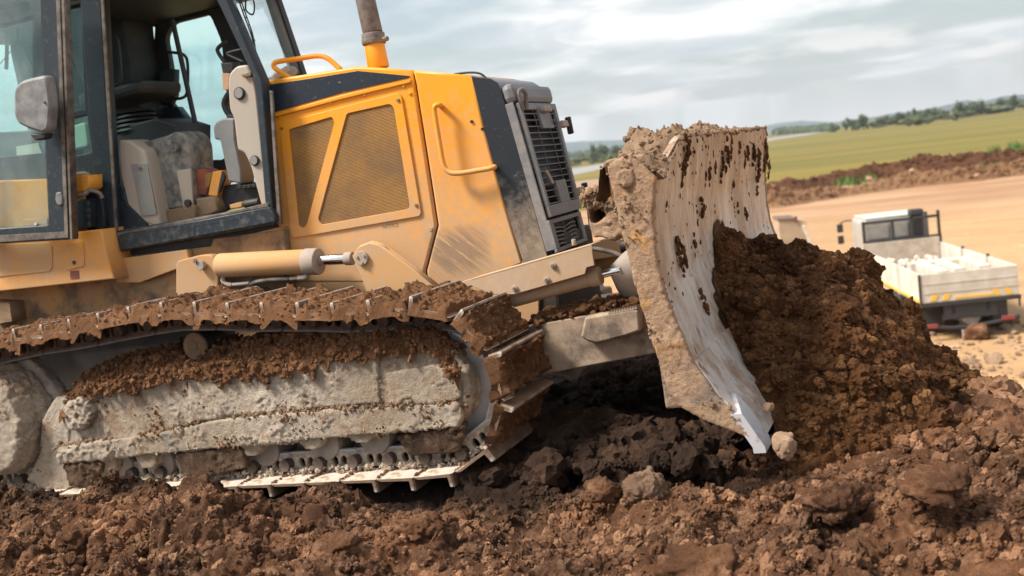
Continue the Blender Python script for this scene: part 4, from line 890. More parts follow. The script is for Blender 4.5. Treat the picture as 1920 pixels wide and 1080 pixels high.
# rollers, their caps and the guards
for px, py, r in [(172, 893, .088), (232, 881, .088), (307, 871, .088), (395, 862, .088), (501, 848, .088), (612, 836, .088), (706, 824, .088), (806, 856, .072)]:
    c = P(px, py, -1.06); o = cyl('track_roller', (c[0], -1.085, c[2]+.02), (c[0], -.86, c[2]+.02), r, IDL, D, n=30); o.data.materials[0] = IDL
    if px not in (806,):
        capo = prism('roller_cap', [(c[0]-.125, -1.145, c[2]+.13), (c[0]+.04, -1.145, c[2]+.13), (c[0]+.025, -1.145, c[2]+.03), (c[0]-.01, -1.145, c[2]+.005), (c[0]-.07, -1.145, c[2]+.01), (c[0]-.10, -1.145, c[2]+.05)], (0, .08, 0), LMUD, D, 0); crust(capo, .008, .010, .05, int(px), .004)
cv = np.concatenate([verts_of(o_) for o_ in D.children if o_.name.split('.')[0] in ('track_frame', 'frame_ledge', 'frame_rear_arm')]); cv = cv[cv[:, 1] < -1.12]
pn = vnoise(cv*5, 88)+.6*vnoise(cv*13, 89); crumbs_on('clay_crumbs', cv[pn > .45], 500, .003, .008, CLAYC, 33, D, sink=0); crumbs_on('brown_splashes', cv[vnoise(cv*6, 98)+.5*vnoise(cv*17, 99) >.62], 600, .003, .010, SOILMC, 34, D, sink=0)
lt = np.concatenate([np.array([P(a+(a2-a)*t_, b+(b2-b)*t_-2, -1.15) for t_ in np.linspace(0, 1, 60)]) for (a, b), (a2, b2) in zip(led[:7], led[1:8])]); lt = lt[(vnoise(lt*5, 5) > -.25)]; lt = lt[lt[:, 0] < -.02]; crumbs_on('ledge_dirt', lt, 1500, .003, .012, SOILDC, 39, D, sink=0, jit=.009)
for nm, pts in [('roller_guard', [(326, 852), (455, 838), (462, 878), (398, 888), (345, 893)]), ('roller_guard', [(742, 818), (868, 797), (866, 815), (856, 848), (800, 853), (768, 855)]), ('roller_guard', [(118, 872), (195, 868), (180, 908), (130, 912)])]:
    o = tplate(nm, pts, -1.155, .04, GUARDM, D, 0); crust(o, .0075, .014, .05, int(pts[0][0]), .007)
cyl('idler_wheel', (-.16, -1.025, .40), (-.16, -.915, .40), .285, IDL, D, n=64, bevel=.006)
cyl('idler_tread', (-.16, -1.045, .40), (-.16, -.895, .40), .275, TREAD, D, n=64, bevel=.01)
cyl('idler_hub', (-.16, -1.10, .40), (-.16, -1.0, .40), .12, LMUD, D)
c = P(366, 650, -1.07)
cyl('carrier_roller', (c[0], -1.075, c[2]), (c[0], -1.055, c[2]), .074, SOILD, D, bevel=.006); cyl('carrier_roller_rim', (c[0], -1.055, c[2]), (c[0], -.97, c[2]), .070, RUB, D, bevel=.012); cyl('carrier_roller_rim', (c[0], -.965, c[2]), (c[0], -.86, c[2]), .060, RUB, D, bevel=.012)
cyl('carrier_hub', (c[0]-.004, -1.082, c[2]+.004), (c[0]-.004, -1.07, c[2]+.004), .026, SOILD, D, bevel=.006)
o = cyl('final_drive_hub', (-2.93, -1.24, .41), (-2.93, -1.02, .41), .27, LMUD, D, r1=.325, n=48); crust(o, .009, .022, .07, 44, .007)
o = cyl('sprocket', (-2.95, -1.0, .425), (-2.95, -.92, .425), .37, IDL, D, n=40); crust(o, .012, .02, .08, 46)
# inner side of the frame and far frame
box('track_frame_inner', -2.7, -.2, -1.0, -.86, .16, .52, CHAS, D, .02); box('track_frame_far', -2.7, .1, .88, 1.12, .14, .55, CHAS, D, .02)
cyl('idler_wheel', (-.16, .91, .40), (-.16, 1.03, .40), .285, IDL, D, n=40)

# ---------------------------------------------------------------- main body
box('belly_case', -4.2, .25, -.34, .40, .28, 1.0, UNDER, D, .02); box('shade_nose_box', .2, 1.0, -.42, .48, .36, .50, UNDER, D, .03)  # case lengthened rearward to close a bright gap; nose box added to block light
tplate('chassis_side', [(-60, 530), (214, 512), (212, 484), (395, 462), (400, 448), (530, 430), (548, 575), (300, 602), (-60, 645)], -.43, .06, CHAS, D)
tplate('chassis_step', [(216, 486), (350, 468), (356, 495), (262, 530), (218, 530)], -.475, .045, YELD, D, .004, .01)
tplate('chassis_bracket', [(330, 490), (375, 478), (398, 478), (407, 500), (409, 540), (330, 565)], -.52, .07, YELD, D, .006, .03)
a = P(380, 497, -.53); cyl('bracket_pin', a, a+np.array([0, -.03, 0]), .028, STEEL, D); bolt(a+np.array([-.02, -.03, .03]), .014, BOLTM, D)
tplate('corner_wedge', [(465, 440), (520, 427), (524, 472), (490, 472)], -.42, .10, YEL, D)
tplate('chassis_block', [(-30, 566), (17, 568), (23, 603), (-30, 612)], -.55, .14, SOILD, D)
tplate('tank_side', [(-60, 342), (126, 334), (131, 436), (190, 430), (198, 470), (215, 523), (-60, 552)], -.60, .30, YEL, D, .008)
tplate('tank_hatch', [(-50, 461), (90, 455), (97, 462), (98, 500), (93, 509), (-50, 524)], -.606, .01, YELD, D, .002, .01)
tplate('fuel_door', [(121, 457), (155, 452), (158, 499), (123, 507)], -.607, .01, YEL, D, .002, .015)
a = P(139.5, 492, -.606); cyl('door_lock', a, a+np.array([0, -.01, 0]), .012, BLK, D); bolt(a+np.array([0, -.008, 0]), .006, BOLTM, D)
tplate('sticker', [(131, 508), (147, 507), (148, 522), (132, 524)], -.6035, .002, ORNG, D, 0)

# hood
HY = -.36; HB = .30
hr = [(495, 151), (560, 141), (669, 124.5), (720, 127), (770.5, 131.5), (776, 156), (797, 290), (817.5, 422.6), (795.5, 508), (800, 530), (530, 530)]
o = plate('hood_rear', [T(hr, HY)], HY, HB, YEL, D, .012)
hf = [(774, 132), (884, 141), (905, 230), (940, 365), (980, 494), (870, 545), (806, 545), (799.5, 508), (821.5, 422.6), (801, 290), (779.5, 156)]
plate('hood_front', [T(hf, HY)], HY, HB, YEL, D, .012)
rh = [(883, 142), (919, 147), (932, 155), (940, 170), (985, 330), (1027, 482), (981, 494), (940, 365), (905, 230)]
plate('radiator_housing', [T(rh, HY)], HY+.015, HB, GRYP, D, .014)
plate('corner_strip', [T(rh, HY)], HY-.001, HY+.014, BLK, D, .004)
plate('hood_gap_filler', [T([(768, 138), (782, 138), (826, 422), (803, 508), (806, 530), (790, 530), (788, 508), (812, 422)], HY)], HY+.02, HB-.02, DARK, D, 0)
plate('lower_side', [T([(440, 520), (530, 500), (528, 522), (800, 526), (870, 545), (980, 490), (1010, 520), (1010, 600), (700, 660), (440, 660)], HY)], HY+.004, HB, YELD, D, .004)
plate('hood_rear_edge', [T([(519, 405), (526, 470), (530, 535), (522, 535), (516, 470)], HY)], HY-.002, HY+.03, RUB, D, 0)
plate('stripe_panel', [T([(503, 159), (580, 147.5), (671, 133), (769, 142.6), (766, 146), (640, 175), (509.6, 212)], HY)], HY-.004, HY+.004, TRIM, D, .001)
plate('hood_ledge', [T([(508, 215), (640, 179), (771, 148), (772, 155), (640, 187), (509, 222)], HY)], HY-.014, HY, YEL, D, .004)
sf = [(525.4, 231), (748, 174), (754, 180), (791, 399), (788, 405), (552, 446), (547, 440)]
w1 = [(543, 243), (624, 219), (629, 229), (577, 420), (571, 427), (562, 424)]; w2 = [(652, 213), (732, 195), (740, 201), (770, 387), (766, 392), (605, 421), (598, 411)]
plate('screen_door', [rnd(T(sf, HY), .012), rnd(T(w1, HY), .012), rnd(T(w2, HY), .014)], HY-.011, HY, YEL, D, .002)
for w in (w1, w2): plate('mesh_screen', [rnd(T(w, HY-.002), .01)], HY-.0035, HY+.001, SCR, D, 0)
for px, py, rr in [(747, 188, .010), (529, 241, .008), (539, 425, .006), (781, 385, .010), (808, 430, .011), (501, 210, .009), (503.5, 234, .009), (520, 367, .010), (885, 228, .009), (905, 242, .009)]:
    bolt(P(px, py, HY-.010 if 525 < px < 792 else HY), rr, BOLTM if px < 790 else (STEEL if px < 850 else BLK), D)
for px, py in [(525, 219), (621, 193), (683.5, 178), (757.5, 161), (769, 175)]:
    a = P(px, py, HY); cyl('stud', a, a+np.array([0, -.008, 0]), .0095, YEL, D, n=14)
tube('hood_grab_rail', [P(546, 148, -.30), P(530, 138, -.30), P(515, 127, -.30), P(514, 119, -.30), P(525, 115, -.28), P(560, 110, -.25), P(595, 105, -.24), P(615, 110, -.24), P(639, 131, -.24)], .0145, YEL, D)
tube('side_grab_rail', [P(826, 199, HY+.01), P(825, 197, HY-.05), P(816, 199, HY-.07), P(815, 212, HY-.07), P(824, 268, HY-.07), P(831, 306, HY-.07), P(840, 321, HY-.07), P(858, 325, HY-.07), P(900, 319, HY-.06), P(926, 314, HY-.05), P(926, 313, HY+.01)], .0135, YEL, D)
tube('hood_cable', [P(852, 139, -.30), P(880, 136, -.30), P(900, 138, -.30), P(912, 147, -.30)], .006, RUB, D)
# faint print
def words(txt, px, py, y, size, mat, slope):
    cu = bpy.data.curves.new('t', 'FONT'); cu.body = txt; cu.size = size; ob = bpy.data.objects.new('t', cu); me = bpy.data.meshes.new_from_object(ob); bpy.data.objects.remove(ob); me.materials.clear()
    o = link('lettering', me, mat, D); a = P(px, py, y); o.location = a; o.rotation_euler = (math.pi/2, -slope*0, 0); return o
FADE = simple('faded_print', (.22, .13, .06), .7)
words('NOTICE', 717, 429, HY-.0015, .028, FADE, .1)
# exhaust
a0 = P(710, 128, -.06); a1 = P(702, 84, -.06); a2 = P(699, 62, -.06); a3 = P(684, 0, -.06); a4 = P(672, -60, -.06)
cyl('exhaust_stack', a0, a1, .062, YEL, D, r1=.058, n=32); cyl('exhaust_sleeve', a1, a2, .066, PIPEM, D, r1=.066, bevel=.006); cyl('exhaust_clamp', a1+(a2-a1)*.1, a1+(a2-a1)*.5, .069, PIPEM, D, bevel=.002)
o = cyl('exhaust_pipe', a2, a4, .057, PIPEM, D, r1=.055); b = P(719, 74, -.13); bolt(b, .014, BOLTM, D, (1, -.2, 0), .03)

# radiator grille: s across (near -> far), t downwards
A_, B_, C_, D_ = P(936, 165, HY), P(1013, 170, .27), P(1086, 458, .27), P(1027, 482, HY)
GN = np.cross(B_-A_, D_-A_); GN /= np.linalg.norm(GN); GN *= np.sign(GN[0])
def G(s, t, n=0): return (A_*(1-s)+B_*s)*(1-t)+(D_*(1-s)+C_*s)*t+GN*n
def gquad(name, st, n0, n1, mat, bev=.003):
    return prism(name, [G(s, t, n0) for s, t in st], GN*(n1-n0), mat, D, bev)
def gframe(name, so, to, si, ti, n0, n1, mat):
    (a, b), (c, d), (e, f), (g, h) = so, to, si, ti
    gquad(name, [(a, c), (b, c), (b, g), (a, g)], n0, n1, mat); gquad(name, [(a, h), (b, h), (b, d), (a, d)], n0, n1, mat)
    gquad(name, [(a, g), (e, g), (e, h), (a, h)], n0, n1, mat); gquad(name, [(f, g), (b, g), (b, h), (f, h)], n0, n1, mat)
gquad('radiator_core', [(.02, .05), (.98, .05), (.98, .97), (.02, .97)], .016, .02, DARK)
gframe('grille_door', (.03, .97), (.11, .785), (.085, .90), (.15, .72), .055, .075, GRYP)
gframe('lower_grille_frame', (.0, .97), (.80, .99), (.10, .88), (.825, .97), .045, .062, GRYP)
gquad('cowl_top', [(0, -.01), (1, -.01), (1.0, .105), (0, .105)], .0, .07, GRYP, .03)
gquad('cowl_side', [(-.0, .10), (.025, .10), (.025, .97), (-.0, .97)], .0, .05, GRYP); gquad('cowl_side', [(.975, .10), (1.0, .10), (1.0, .97), (.975, .97)], .0, .05, GRYP)
gquad('latch_plate', [(.44, .125), (.74, .125), (.76, .265), (.46, .265)], .06, .078, GRYP)
gquad('grille_plate', [(.42, .585), (.70, .585), (.70, .72), (.42, .72)], .058, .074, GRYP)
for k in range(15):
    t = .17+k*.0385; st = G(0, t)
    a, b = G(.085, t, .062), G(.90, t, .062)
    if .585 < t < .715:
        bar('grille_slat', G(.087, t, .050), G(.42, t, .050), .034, .004, GRYP, D, bevel=0); bar('grille_slat', G(.70, t, .050), G(.898, t, .050), .034, .004, GRYP, D, bevel=0)
    else: bar('grille_slat', G(.087, t, .050), G(.898, t, .050), .034, .004, GRYP, D, bevel=0)
for k in range(5):
    t = .853+k*.024
    tube('bent_slat', [G(.17, t, .045), G(.35, t+.005, .045), G(.5, t+.012, .03), G(.62, t-.004, .05), G(.8, t, .045)], .004, GRYP, D, n=6)
    v = []; path = [(.11, 0, .045), (.35, .006, .040), (.48, .014, .030), (.60, -.003, .052), (.87, 0, .045)]
    for s_, dt, nn in path: v += [G(s_, t+dt, nn), G(s_, t+dt-.004, nn-.034)]
    mesh('bent_slat_blade', v, [(2*i, 2*i+2, 2*i+3, 2*i+1) for i in range(4)], GRYP, D)
for s_ in (.34, .66):
    tube('grille_wire', [G(s_, .16, .070), G(s_+.01, .40, .070), G(s_, .71, .070)], .0022, PIPEM, D, n=6); tube('grille_wire', [G(s_, .835, .066), G(s_, .96, .066)], .0022, PIPEM, D, n=6)
# hasp, lock and wire loop
c = G(.07, .10, .085); tube('lifting_hasp', [c+np.array([0, .0, -.055]), c+np.array([-.01, -.01, .03]), c+np.array([0, .02, .055]), c+np.array([.01, .045, .03]), c+np.array([0.0, .05, -.05])], .011, PIPEM, D)
for k in range(3): a = G(.50+.07*k, .155, .08); cyl('lock_lug', a, a+GN*.03, .017, STEEL, D, n=12)
cw = G(.72, .19, .09); tube('wire_loop', [cw+np.array([0, .035*math.cos(t), .045*math.sin(t)]) for t in np.linspace(0, 6.6, 14)], .0018, PIPEM, D, n=5)
c = G(.28, .50, .07); gquad('latch_box', [(.17, .485), (.40, .485), (.42, .61), (.19, .61)], .045, .052, DARK); bar('latch_lever', G(.24, .52, .07), G(.30, .60, .075), .02, .02, STEEL, D)
for t in (.235, .665):
    gquad('grille_hinge', [(.93, t-.012), (1.10, t-.012), (1.10, t+.030), (.93, t+.030)], .06, .10, STEEL, .006)
    a = G(1.10, t-.03, .10); cyl('hinge_barrel', a, G(1.13, t+.075, .09), .018, RUB, D, n=14)
# ---------------------------------------------------------------- lift cylinder and bracket
y0 = -.50
def cylpx(name, a, b, r, y, mat, ya=None, **k):
    p, q = P(*a, y), P(*b, ya if ya is not None else y); return cyl(name, p, q, r, mat, D, **k)
sc = np.linalg.norm(P(500, 480, y0)-P(500, 500, y0))/20
cylpx('lift_cylinder', (412, 498), (590, 490), 23*sc, y0, YELD, n=40, bevel=.008)
cylpx('lift_cylinder_cap', (574, 491), (599, 490), 24.5*sc, y0, STEEL, n=40, bevel=.006)
cylpx('lift_rod', (592, 488), (652, 485), 10*sc, y0, CHROME); cylpx('rod_end', (648, 485), (662, 484.5), 12*sc, y0, STEEL)
cylpx('rod_eye_pin', (675, 478), (676, 478), .001, y0, STEEL)
brk = [(660, 480), (672, 463), (692, 455), (712, 460), (775, 505), (826, 545), (690, 560), (678, 520)]
tplate('lift_bracket', brk, -.585, .03, YELD, D, .005); tplate('lift_bracket', [(a+3, b-3) for a, b in brk], -.44, .03, YELD, D, .005)
for ang in (0,):
    a = P(680, 484, -.585); cyl('bracket_boss', a, a+np.array([0, -.018, 0]), .038, STEEL, D); 
    for t in (0.6, 2.7, 4.8): bolt(a+np.array([.024*math.cos(t), -.018, .024*math.sin(t)]), .008, STEEL, D)
a = P(706, 478, -.50); cyl('bracket_bush', a+np.array([0, -.06, 0]), a+np.array([0, .06, 0]), .05, STEEL, D)
yh = -.52
tube('hydraulic_hose', [P(460, 545, yh+.06), P(475, 531, yh), P(505, 525, yh-.01), P(545, 523, yh)], .0125, RUBG, D, rib=.012, smooth_path=True)
cylpx('hose_fitting', (543, 523), (562, 521), .011, yh, STEEL, n=8); tube('hose_elbow', [P(560, 521, yh), P(574, 519, yh), P(575, 508, yh+.02)], .017, STEEL, D)
tube('hydraulic_hose', [P(485, 545, yh+.08), P(497, 542, yh+.07), P(520, 556, yh+.07)], .012, RUBG, D, rib=.012)
tube('hose_elbow', [P(418, 518, yh), P(420, 530, yh), P(436, 535, yh)], .014, STEEL, D); cylpx('hose_fitting', (436, 534), (468, 531), .012, yh, STEEL, n=8)
# ---------------------------------------------------------------- angle cylinder with its guard
ya = -.62
tplate('cylinder_guard', [(866, 528), (882, 523), (1000, 490), (1108, 458), (1115, 498), (1100, 502), (1097, 514), (964, 552.5), (924, 552.5)], ya-.09, .012, DCOAT, D, .003)
gp = [P(a, b, ya-.09) for a, b in [(868, 527), (882, 523), (1108, 458)]]; v = gp+[g+np.array([0, .17, .0]) for g in gp]
prism('guard_top', [gp[1]+np.array([0, .0, -.012]), gp[2]+np.array([0, 0, -.012]), gp[2]+np.array([0, .17, -.012]), gp[1]+np.array([0, .17, -.012])], (0, 0, .012), DCOAT, D)
for q in [(1038, 498), (1026, 525), (966, 541)]:
    a = P(*q, ya-.09); cyl('guard_boss', a, a+np.array([0, -.010, 0]), .016, STEEL, D, n=16); bolt(a+np.array([0, -.01, 0]), .009, BOLTM, D)
a = P(1077, 460, ya-.04); cyl('grease_cap', a, a+np.array([0, 0, .03]), .012, STEEL, D, n=10)
cylpx('angle_cylinder', (960, 562), (1122, 517), .040, ya, DCOAT, n=36, bevel=.006); cylpx('angle_cylinder_cap', (1106, 521.5), (1127, 516), .046, ya, DCOAT, n=36, bevel=.006)
cylpx('angle_rod', (1124, 516), (1165, 506), .018, ya, CHROME)
a, b = P(1150, 506, ya), P(1184, 512, ya+.10); cyl('rod_boot', a+np.array([-.0, 0, .0]), b, .030, STEEL, D, r1=.125, n=40, bevel=.004)
tube('blade_hose', [P(1105, 466, -.45), P(1125, 468, -.45), P(1150, 474, -.45), P(1180, 487, -.45)], .012, RUBG, D)
# ---------------------------------------------------------------- push frame
pf = [(960, 625), (1001, 610), (1105, 590), (1192, 575), (1212, 568), (1238, 660), (1028, 701), (960, 712)]
tplate('push_frame', pf, -.64, .20, PUSHM, D, .006)
tplate('push_frame_step', [(1096, 595), (1186, 578), (1197, 582), (1201, 621), (1170, 632), (1118, 645), (1102, 641), (1088, 632)], -.72, .08, PUSHM, D, .012, .01)
for k in range(11):
    a = P(1140+k*5.0, 589-k*.95, -.72); prism('step_tooth', [a, a+np.array([.012, 0, 0]), a+np.array([.006, 0, .014])], (0, .07, 0), STEEL, D, 0)
prism('push_frame_cross', [(.85, -.5, .35), (1.05, -.5, .35), (1.05, -.5, .62), (.85, -.5, .62)], (0, 1.1, 0), CHAS, D, .01)
box('push_frame_far', .1, .95, .50, .68, .34, .55, STEEL, D, .01)
tplate('yellow_link', [(1078, 466), (1130, 449), (1152, 447), (1166, 468), (1160, 480), (1090, 492)], .0, .10, YELD, D, .006)
cylpx('far_cylinder', (1095, 500), (1175, 478), .05, .15, YELD)
a = P(1165, 462, -.1); cyl('dark_coupling', a, a+np.array([.05, .0, .0]), .035, RUB, D); b = P(1178, 455, -.1); cyl('dark_coupling', b, b+np.array([.0, .06, .0]), .04, DARK, D)
prism('blade_trunnion', [(.78, -.15, .45), (1.06, -.15, .50), (1.06, -.15, 1.0), (.92, -.15, .95)], (0, .35, 0), CHAS, D, .01)
# crumbs lying on the push frame
n = 900; rx = rg.uniform(0, 1, n); ax = np.array([P(1000+200*t_, 607-36*t_, -.60) for t_ in rx]); pos = ax+np.stack([rg.normal(0, .01, n), rg.uniform(-.04, .22, n), rg.uniform(0, .045, n)*np.clip(1.2-np.abs(rx-.5), .3, 1)], 1)
o = lumpset('frame_crumbs', pos, pl(n, .007, .032), SOILM, D, s=6); o['kind'] = 'stuff'
#@@CAB
# ---------------------------------------------------------------- blade
fz = np.array([.139, .279, .348, .493, .637, .802, .953, 1.1, 1.233, 1.39]); fx = np.array([1.394, 1.321, 1.261, 1.185, 1.141, 1.10, 1.095, 1.104, 1.134, 1.160])
_p = np.polyfit(fz, fx, 5)
def BX_(z): return np.interp(z, fz, fx)
def blade_sheet(name, y0, y1, zlo, ztop, out, back, mat, ny=40, nz=44, bev=0):
    ysb = np.linspace(y0, y1, ny); V = []
    for side in (0, 1):
        for y in ysb:
            zt = ztop(y)
            for t in np.linspace(0, 1, nz):
                z = zlo+(zt-zlo)*t; V.append((BX_(z)+(out if side == 0 else -back), y, z))
    V = np.array(V); F = []
    I = lambda s, i, j: s*ny*nz+i*nz+j
    for i in range(ny-1):
        for j in range(nz-1):
            F.append((I(0, i, j), I(0, i+1, j), I(0, i+1, j+1), I(0, i, j+1))); F.append((I(1, i, j+1), I(1, i+1, j+1), I(1, i+1, j), I(1, i, j)))
        F.append((I(0, i, 0), I(1, i, 0), I(1, i+1, 0), I(0, i+1, 0))); F.append((I(0, i+1, nz-1), I(1, i+1, nz-1), I(1, i, nz-1), I(0, i, nz-1)))
    for j in range(nz-1):
        F.append((I(0, 0, j), I(0, 0, j+1), I(1, 0, j+1), I(1, 0, j))); F.append((I(0, ny-1, j+1), I(0, ny-1, j), I(1, ny-1, j), I(1, ny-1, j+1)))
    o = mesh(name, V, F, mat, D); fixn(o)
    for p in o.data.polygons: p.use_smooth = True
    m = o.modifiers.new('e', 'EDGE_SPLIT'); m.split_angle = math.radians(40); return o
def ztop(y):
    if y < -1.07: return 1.225+(1.392-1.225)*(y+1.5)/.43
    if y > 1.40: return 1.41-(y-1.40)*.8
    return 1.392+.02*(y+1.07)/2.5
blade_sheet('blade_face', -1.5, 1.5, .20, ztop, 0, .03, BLADEF)
blade_sheet('cutting_edge', -1.5, 1.5, .145, lambda y: .50, .014, .012, BLADEF, ny=12, nz=16)
blade_sheet('end_bit', -1.515, -1.37, .118, lambda y: .285+(y+1.5)*.35, .030, .018, EDGE, ny=6, nz=8)
blade_sheet('end_bit', 1.37, 1.515, .118, lambda y: .285, .030, .018, EDGE, ny=6, nz=8)
prof_f = [(BX_(z)+.006, z) for z in np.linspace(.165, 1.235, 24)]
prof_b = T([(1183, 288), (1140, 310), (1144, 335), (1158, 390), (1170, 445)], -1.5)+[(1.007, .769), (1.037, .593), (1.072, .383), (1.105, .325), (1.198, .262), (1.318, .205)]
sideo = plate('blade_side_plate', [prof_f+prof_b], -1.515, -1.475, BLADES, D, 0); crust(sideo, .008, .003, .04, 51, .0025)
plate('blade_side_plate', [prof_f+prof_b], 1.475, 1.51, BLADES, D, .004)
# back structure, seen over the machine's nose: mud-caked box with a slot
bk = [(1.05, 1.33), (.93, 1.36), (.80, 1.30), (.78, 1.20), (.86, 1.14), (.86, 1.0), (1.0, .96)]
box('blade_top_beam', .93, 1.09, -1.44, 1.44, 1.16, 1.335, BLADES, D, .01); box('blade_bottom_beam', 1.03, 1.12, -1.44, 1.44, .30, .55, BLADES, D, .01)
o = cyl('shoulder_boss', P(1172, 334, -1.515), P(1172, 334, -1.532), .036, BLADES, D); crust(o, .006, .006, .03, 53)
o = plate('tilt_bracket', [T([(1093, 370), (1098, 356), (1122, 350), (1140, 322), (1190, 320), (1200, 440), (1165, 446), (1112, 446), (1104, 425), (1100, 385)], -.95), T([(1103, 391), (1136, 386), (1139, 398), (1133, 412), (1110, 421), (1105, 410)], -.95)], -.95, -.78, BLADES, D, 0); crust(o, .0085, .018, .07, 55, .006)
tplate('tilt_bracket_plate', [(1098, 380), (1142, 376), (1146, 424), (1104, 430)], -.80, .03, UNDER, D)
# dried soil on the shelf behind the top edge
nx, ny = 60, 330; Xs, Ys = np.meshgrid(np.linspace(.86, 1.165, nx), np.linspace(-1.47, 1.46, ny)); p = np.stack([Xs.ravel(), Ys.ravel(), Xs.ravel()*0+1.35], 1)
yv = Ys.ravel(); xv = Xs.ravel(); hb = np.interp(yv, [-1.5, -1.42, -1.2, -1.06, -.95, -.7, -.4, 0, .5, 1.1, 1.4, 1.5], [1.30, 1.335, 1.355, 1.385, 1.44, 1.43, 1.42, 1.425, 1.42, 1.43, 1.405, 1.33])
tp = np.array([ztop(a) for a in yv])
hb = np.where(xv > 1.10, hb*(1-(xv-1.10)/.065)+(tp-.006)*(xv-1.10)/.065, hb)
e_ = np.clip((xv-.86)/.05, 0, 1); z = hb-(1-e_)*.16+(soil_disp(p*1.0, ((.16, .05), (.07, .028), (.03, .012)), 81)-.045)*np.clip((1.168-xv)/.05, 0.05, 1)
i = np.arange(nx*ny).reshape(ny, nx); q = np.stack([i[:-1, :-1], i[:-1, 1:], i[1:, 1:], i[1:, :-1]], -1).reshape(-1, 4)
npmesh('blade_top_soil', np.stack([xv-(1-e_)*.02*fbm(p*10, 2, 3), yv, z], 1), q, SOILD, D)
bts = [o_ for o_ in D.children if o_.name == 'blade_top_soil'][0]; crumbs_on('shelf_crumbs', verts_of(bts), 1500, .003, .018, SOILDC, 35, D)
for nm_ in ('tilt_bracket', 'blade_side_plate'):
    bo = [o_ for o_ in D.children if o_.name == nm_][0]; bv = verts_of(bo); bv = bv[bv[:, 1] < bv[:, 1].min()+.05]; pn = vnoise(bv*6, 78)+.6*vnoise(bv*15, 79); crumbs_on('blade_mud_crumbs', bv[pn > .3], 220, .003, .009, SOILDC, 36, D, sink=0)
# mud sticking to the blade face
def on_face(px, py):
    x = 1.12
    for k in range(12): a = PX(px, py, x); x = float(BX_(a[2]))
    return PX(px, py, x)
LP = [lump(2, 640+i) for i in range(12)]; V = []; F = []; noff = [0]; r9 = np.random.RandomState(4)
def splat(px, py, wpx, hpx, s, th=.022):
    """a patch of small crumbs pressed on the steel, ragged at its lower end"""
    c = on_face(px, py); sc = np.linalg.norm(c-CL)/FPX; W_ = wpx*sc/.45*.5; H_ = hpx*sc*.5; n = int(np.clip(W_*H_/.00009, 1, 260))
    for k in range(n):
        v = r9.uniform(-1, 1); wid = math.sqrt(max(1-v*v, .05))*(1.15 if v > 0 else .8); u = r9.uniform(-1, 1)*wid; y = c[1]+u*W_+.10*W_*math.sin(v*9+s); z = c[2]+v*H_*(1+.25*r9.normal())
        if z > ztop(y)-.004 or y < -1.49: continue
        rr_ = r9.uniform(.005, .014)*(1 if n > 4 else .7); vv, f = LP[r9.randint(12)]; a = r9.uniform(0, 6.28); ca, sa = math.cos(a), math.sin(a)
        w = vv@np.array([[1, 0, 0], [0, ca, -sa], [0, sa, ca]]).T*rr_*np.array([min(1.0, th/.022)*.75, 1, 1.35]); V.append(w+np.array([BX_(z)+rr_*.25+(th*.5*(1-u*u)*(1-v*v) if n > 12 else 0), y, z])); F.append(f+noff[0]); noff[0] += len(vv)
rs = np.random.RandomState(12)
for s_, (a, b, w, h, t_) in enumerate([(1284, 283, 14, 60, .03), (1279, 325, 9, 40, .025), (1291, 265, 12, 26, .02), (1300, 285, 8, 16, .015), (1361, 292, 13, 44, .03), (1352, 312, 8, 38, .02), (1371, 280, 8, 28, .02), (1386, 278, 11, 20, .02), (1402, 283, 10, 22, .02), (1418, 320, 12, 68, .035), (1434, 290, 14, 46, .03), (1411, 290, 9, 36, .03), (1440, 318, 9, 30, .02), (1330, 322, 10, 30, .015), (1322, 330, 8, 18, .014), (1341, 318, 7, 22, .013),
                                     (1373, 347, 9, 12, .02), (1314, 390, 13, 28, .035), (1306, 392, 6, 14, .02), (1308, 419, 8, 15, .02), (1273, 478, 26, 58, .05), (1301, 450, 13, 24, .03), (1312, 452, 6, 16, .02), (1383, 392, 8, 18, .015), (1398, 402, 9, 24, .015), (1376, 385, 5, 12, .01), (1250, 380, 7, 22, .02), (1317, 565, 20, 32, .03), (1342, 530, 7, 14, .014), (1264, 540, 7, 8, .012), (1254, 530, 6, 10, .012), (1258, 505, 6, 12, .012), (1330, 345, 5, 14, .01), (1396, 300, 6, 30, .014), (1447, 285, 8, 30, .02)]):
    splat(a, b, w, h, 300+s_, t_)
for k in range(150):
    a = rs.uniform(1245, 1450); b = 245+rs.exponential(60) if k % 3 else rs.uniform(300, 560)
    if b < 560: splat(a, b, rs.uniform(1.5, 5), rs.uniform(3, 13), 500+k, .008)
o = npmesh('stuck_mud', np.concatenate(V), np.concatenate(F), SOILP, D); o['kind'] = 'stuff'

# ---------------------------------------------------------------- cab
CY = -.45
door_hole = [(190, -40), (412, -40), (425, -8), (488, 155), (507, 386), (225, 438), (203, 200)]
plate('cab_side_frame', [T([(152, -60), (428, -60), (432, 2), (496, 150), (519, 413), (517.5, 420), (194, 478)], CY), T([(193, -40), (408, -40), (413, 2), (484, 152), (503, 384), (222, 432), (206, 200)], CY)], CY-.03, CY+.05, CABM, D, .006)
tplate('door_seal', [(186, -40), (191, -40), (206, 200), (220, 430), (216, 440), (200, 200)], CY-.035, .01, RUBG, D, .001); tplate('door_seal', [(505, 170), (509, 170), (527, 420), (520, 420)], CY-.02, .02, RUBG, D, .002)
tplate('sill_step', [(222, 440), (380, 412), (503, 388), (515, 402), (516, 416), (226, 470)], CY-.055, .06, CABM, D, .005)
tplate('sill_mat', [(216, 437), (300, 421), (430, 397), (500, 380), (503, 388), (380, 412), (222, 446)], CY-.045, .10, RUBG, D, .004)
for k in range(14):
    a = P(356+k*7.2, 428-k*1.35, CY-.057); prism('sill_tooth', [a, a+np.array([.014, 0, 0]), a+np.array([.007, 0, .012])], (0, .02, 0), CABM, D, 0)
zc = P(300, 45, .45)[2]
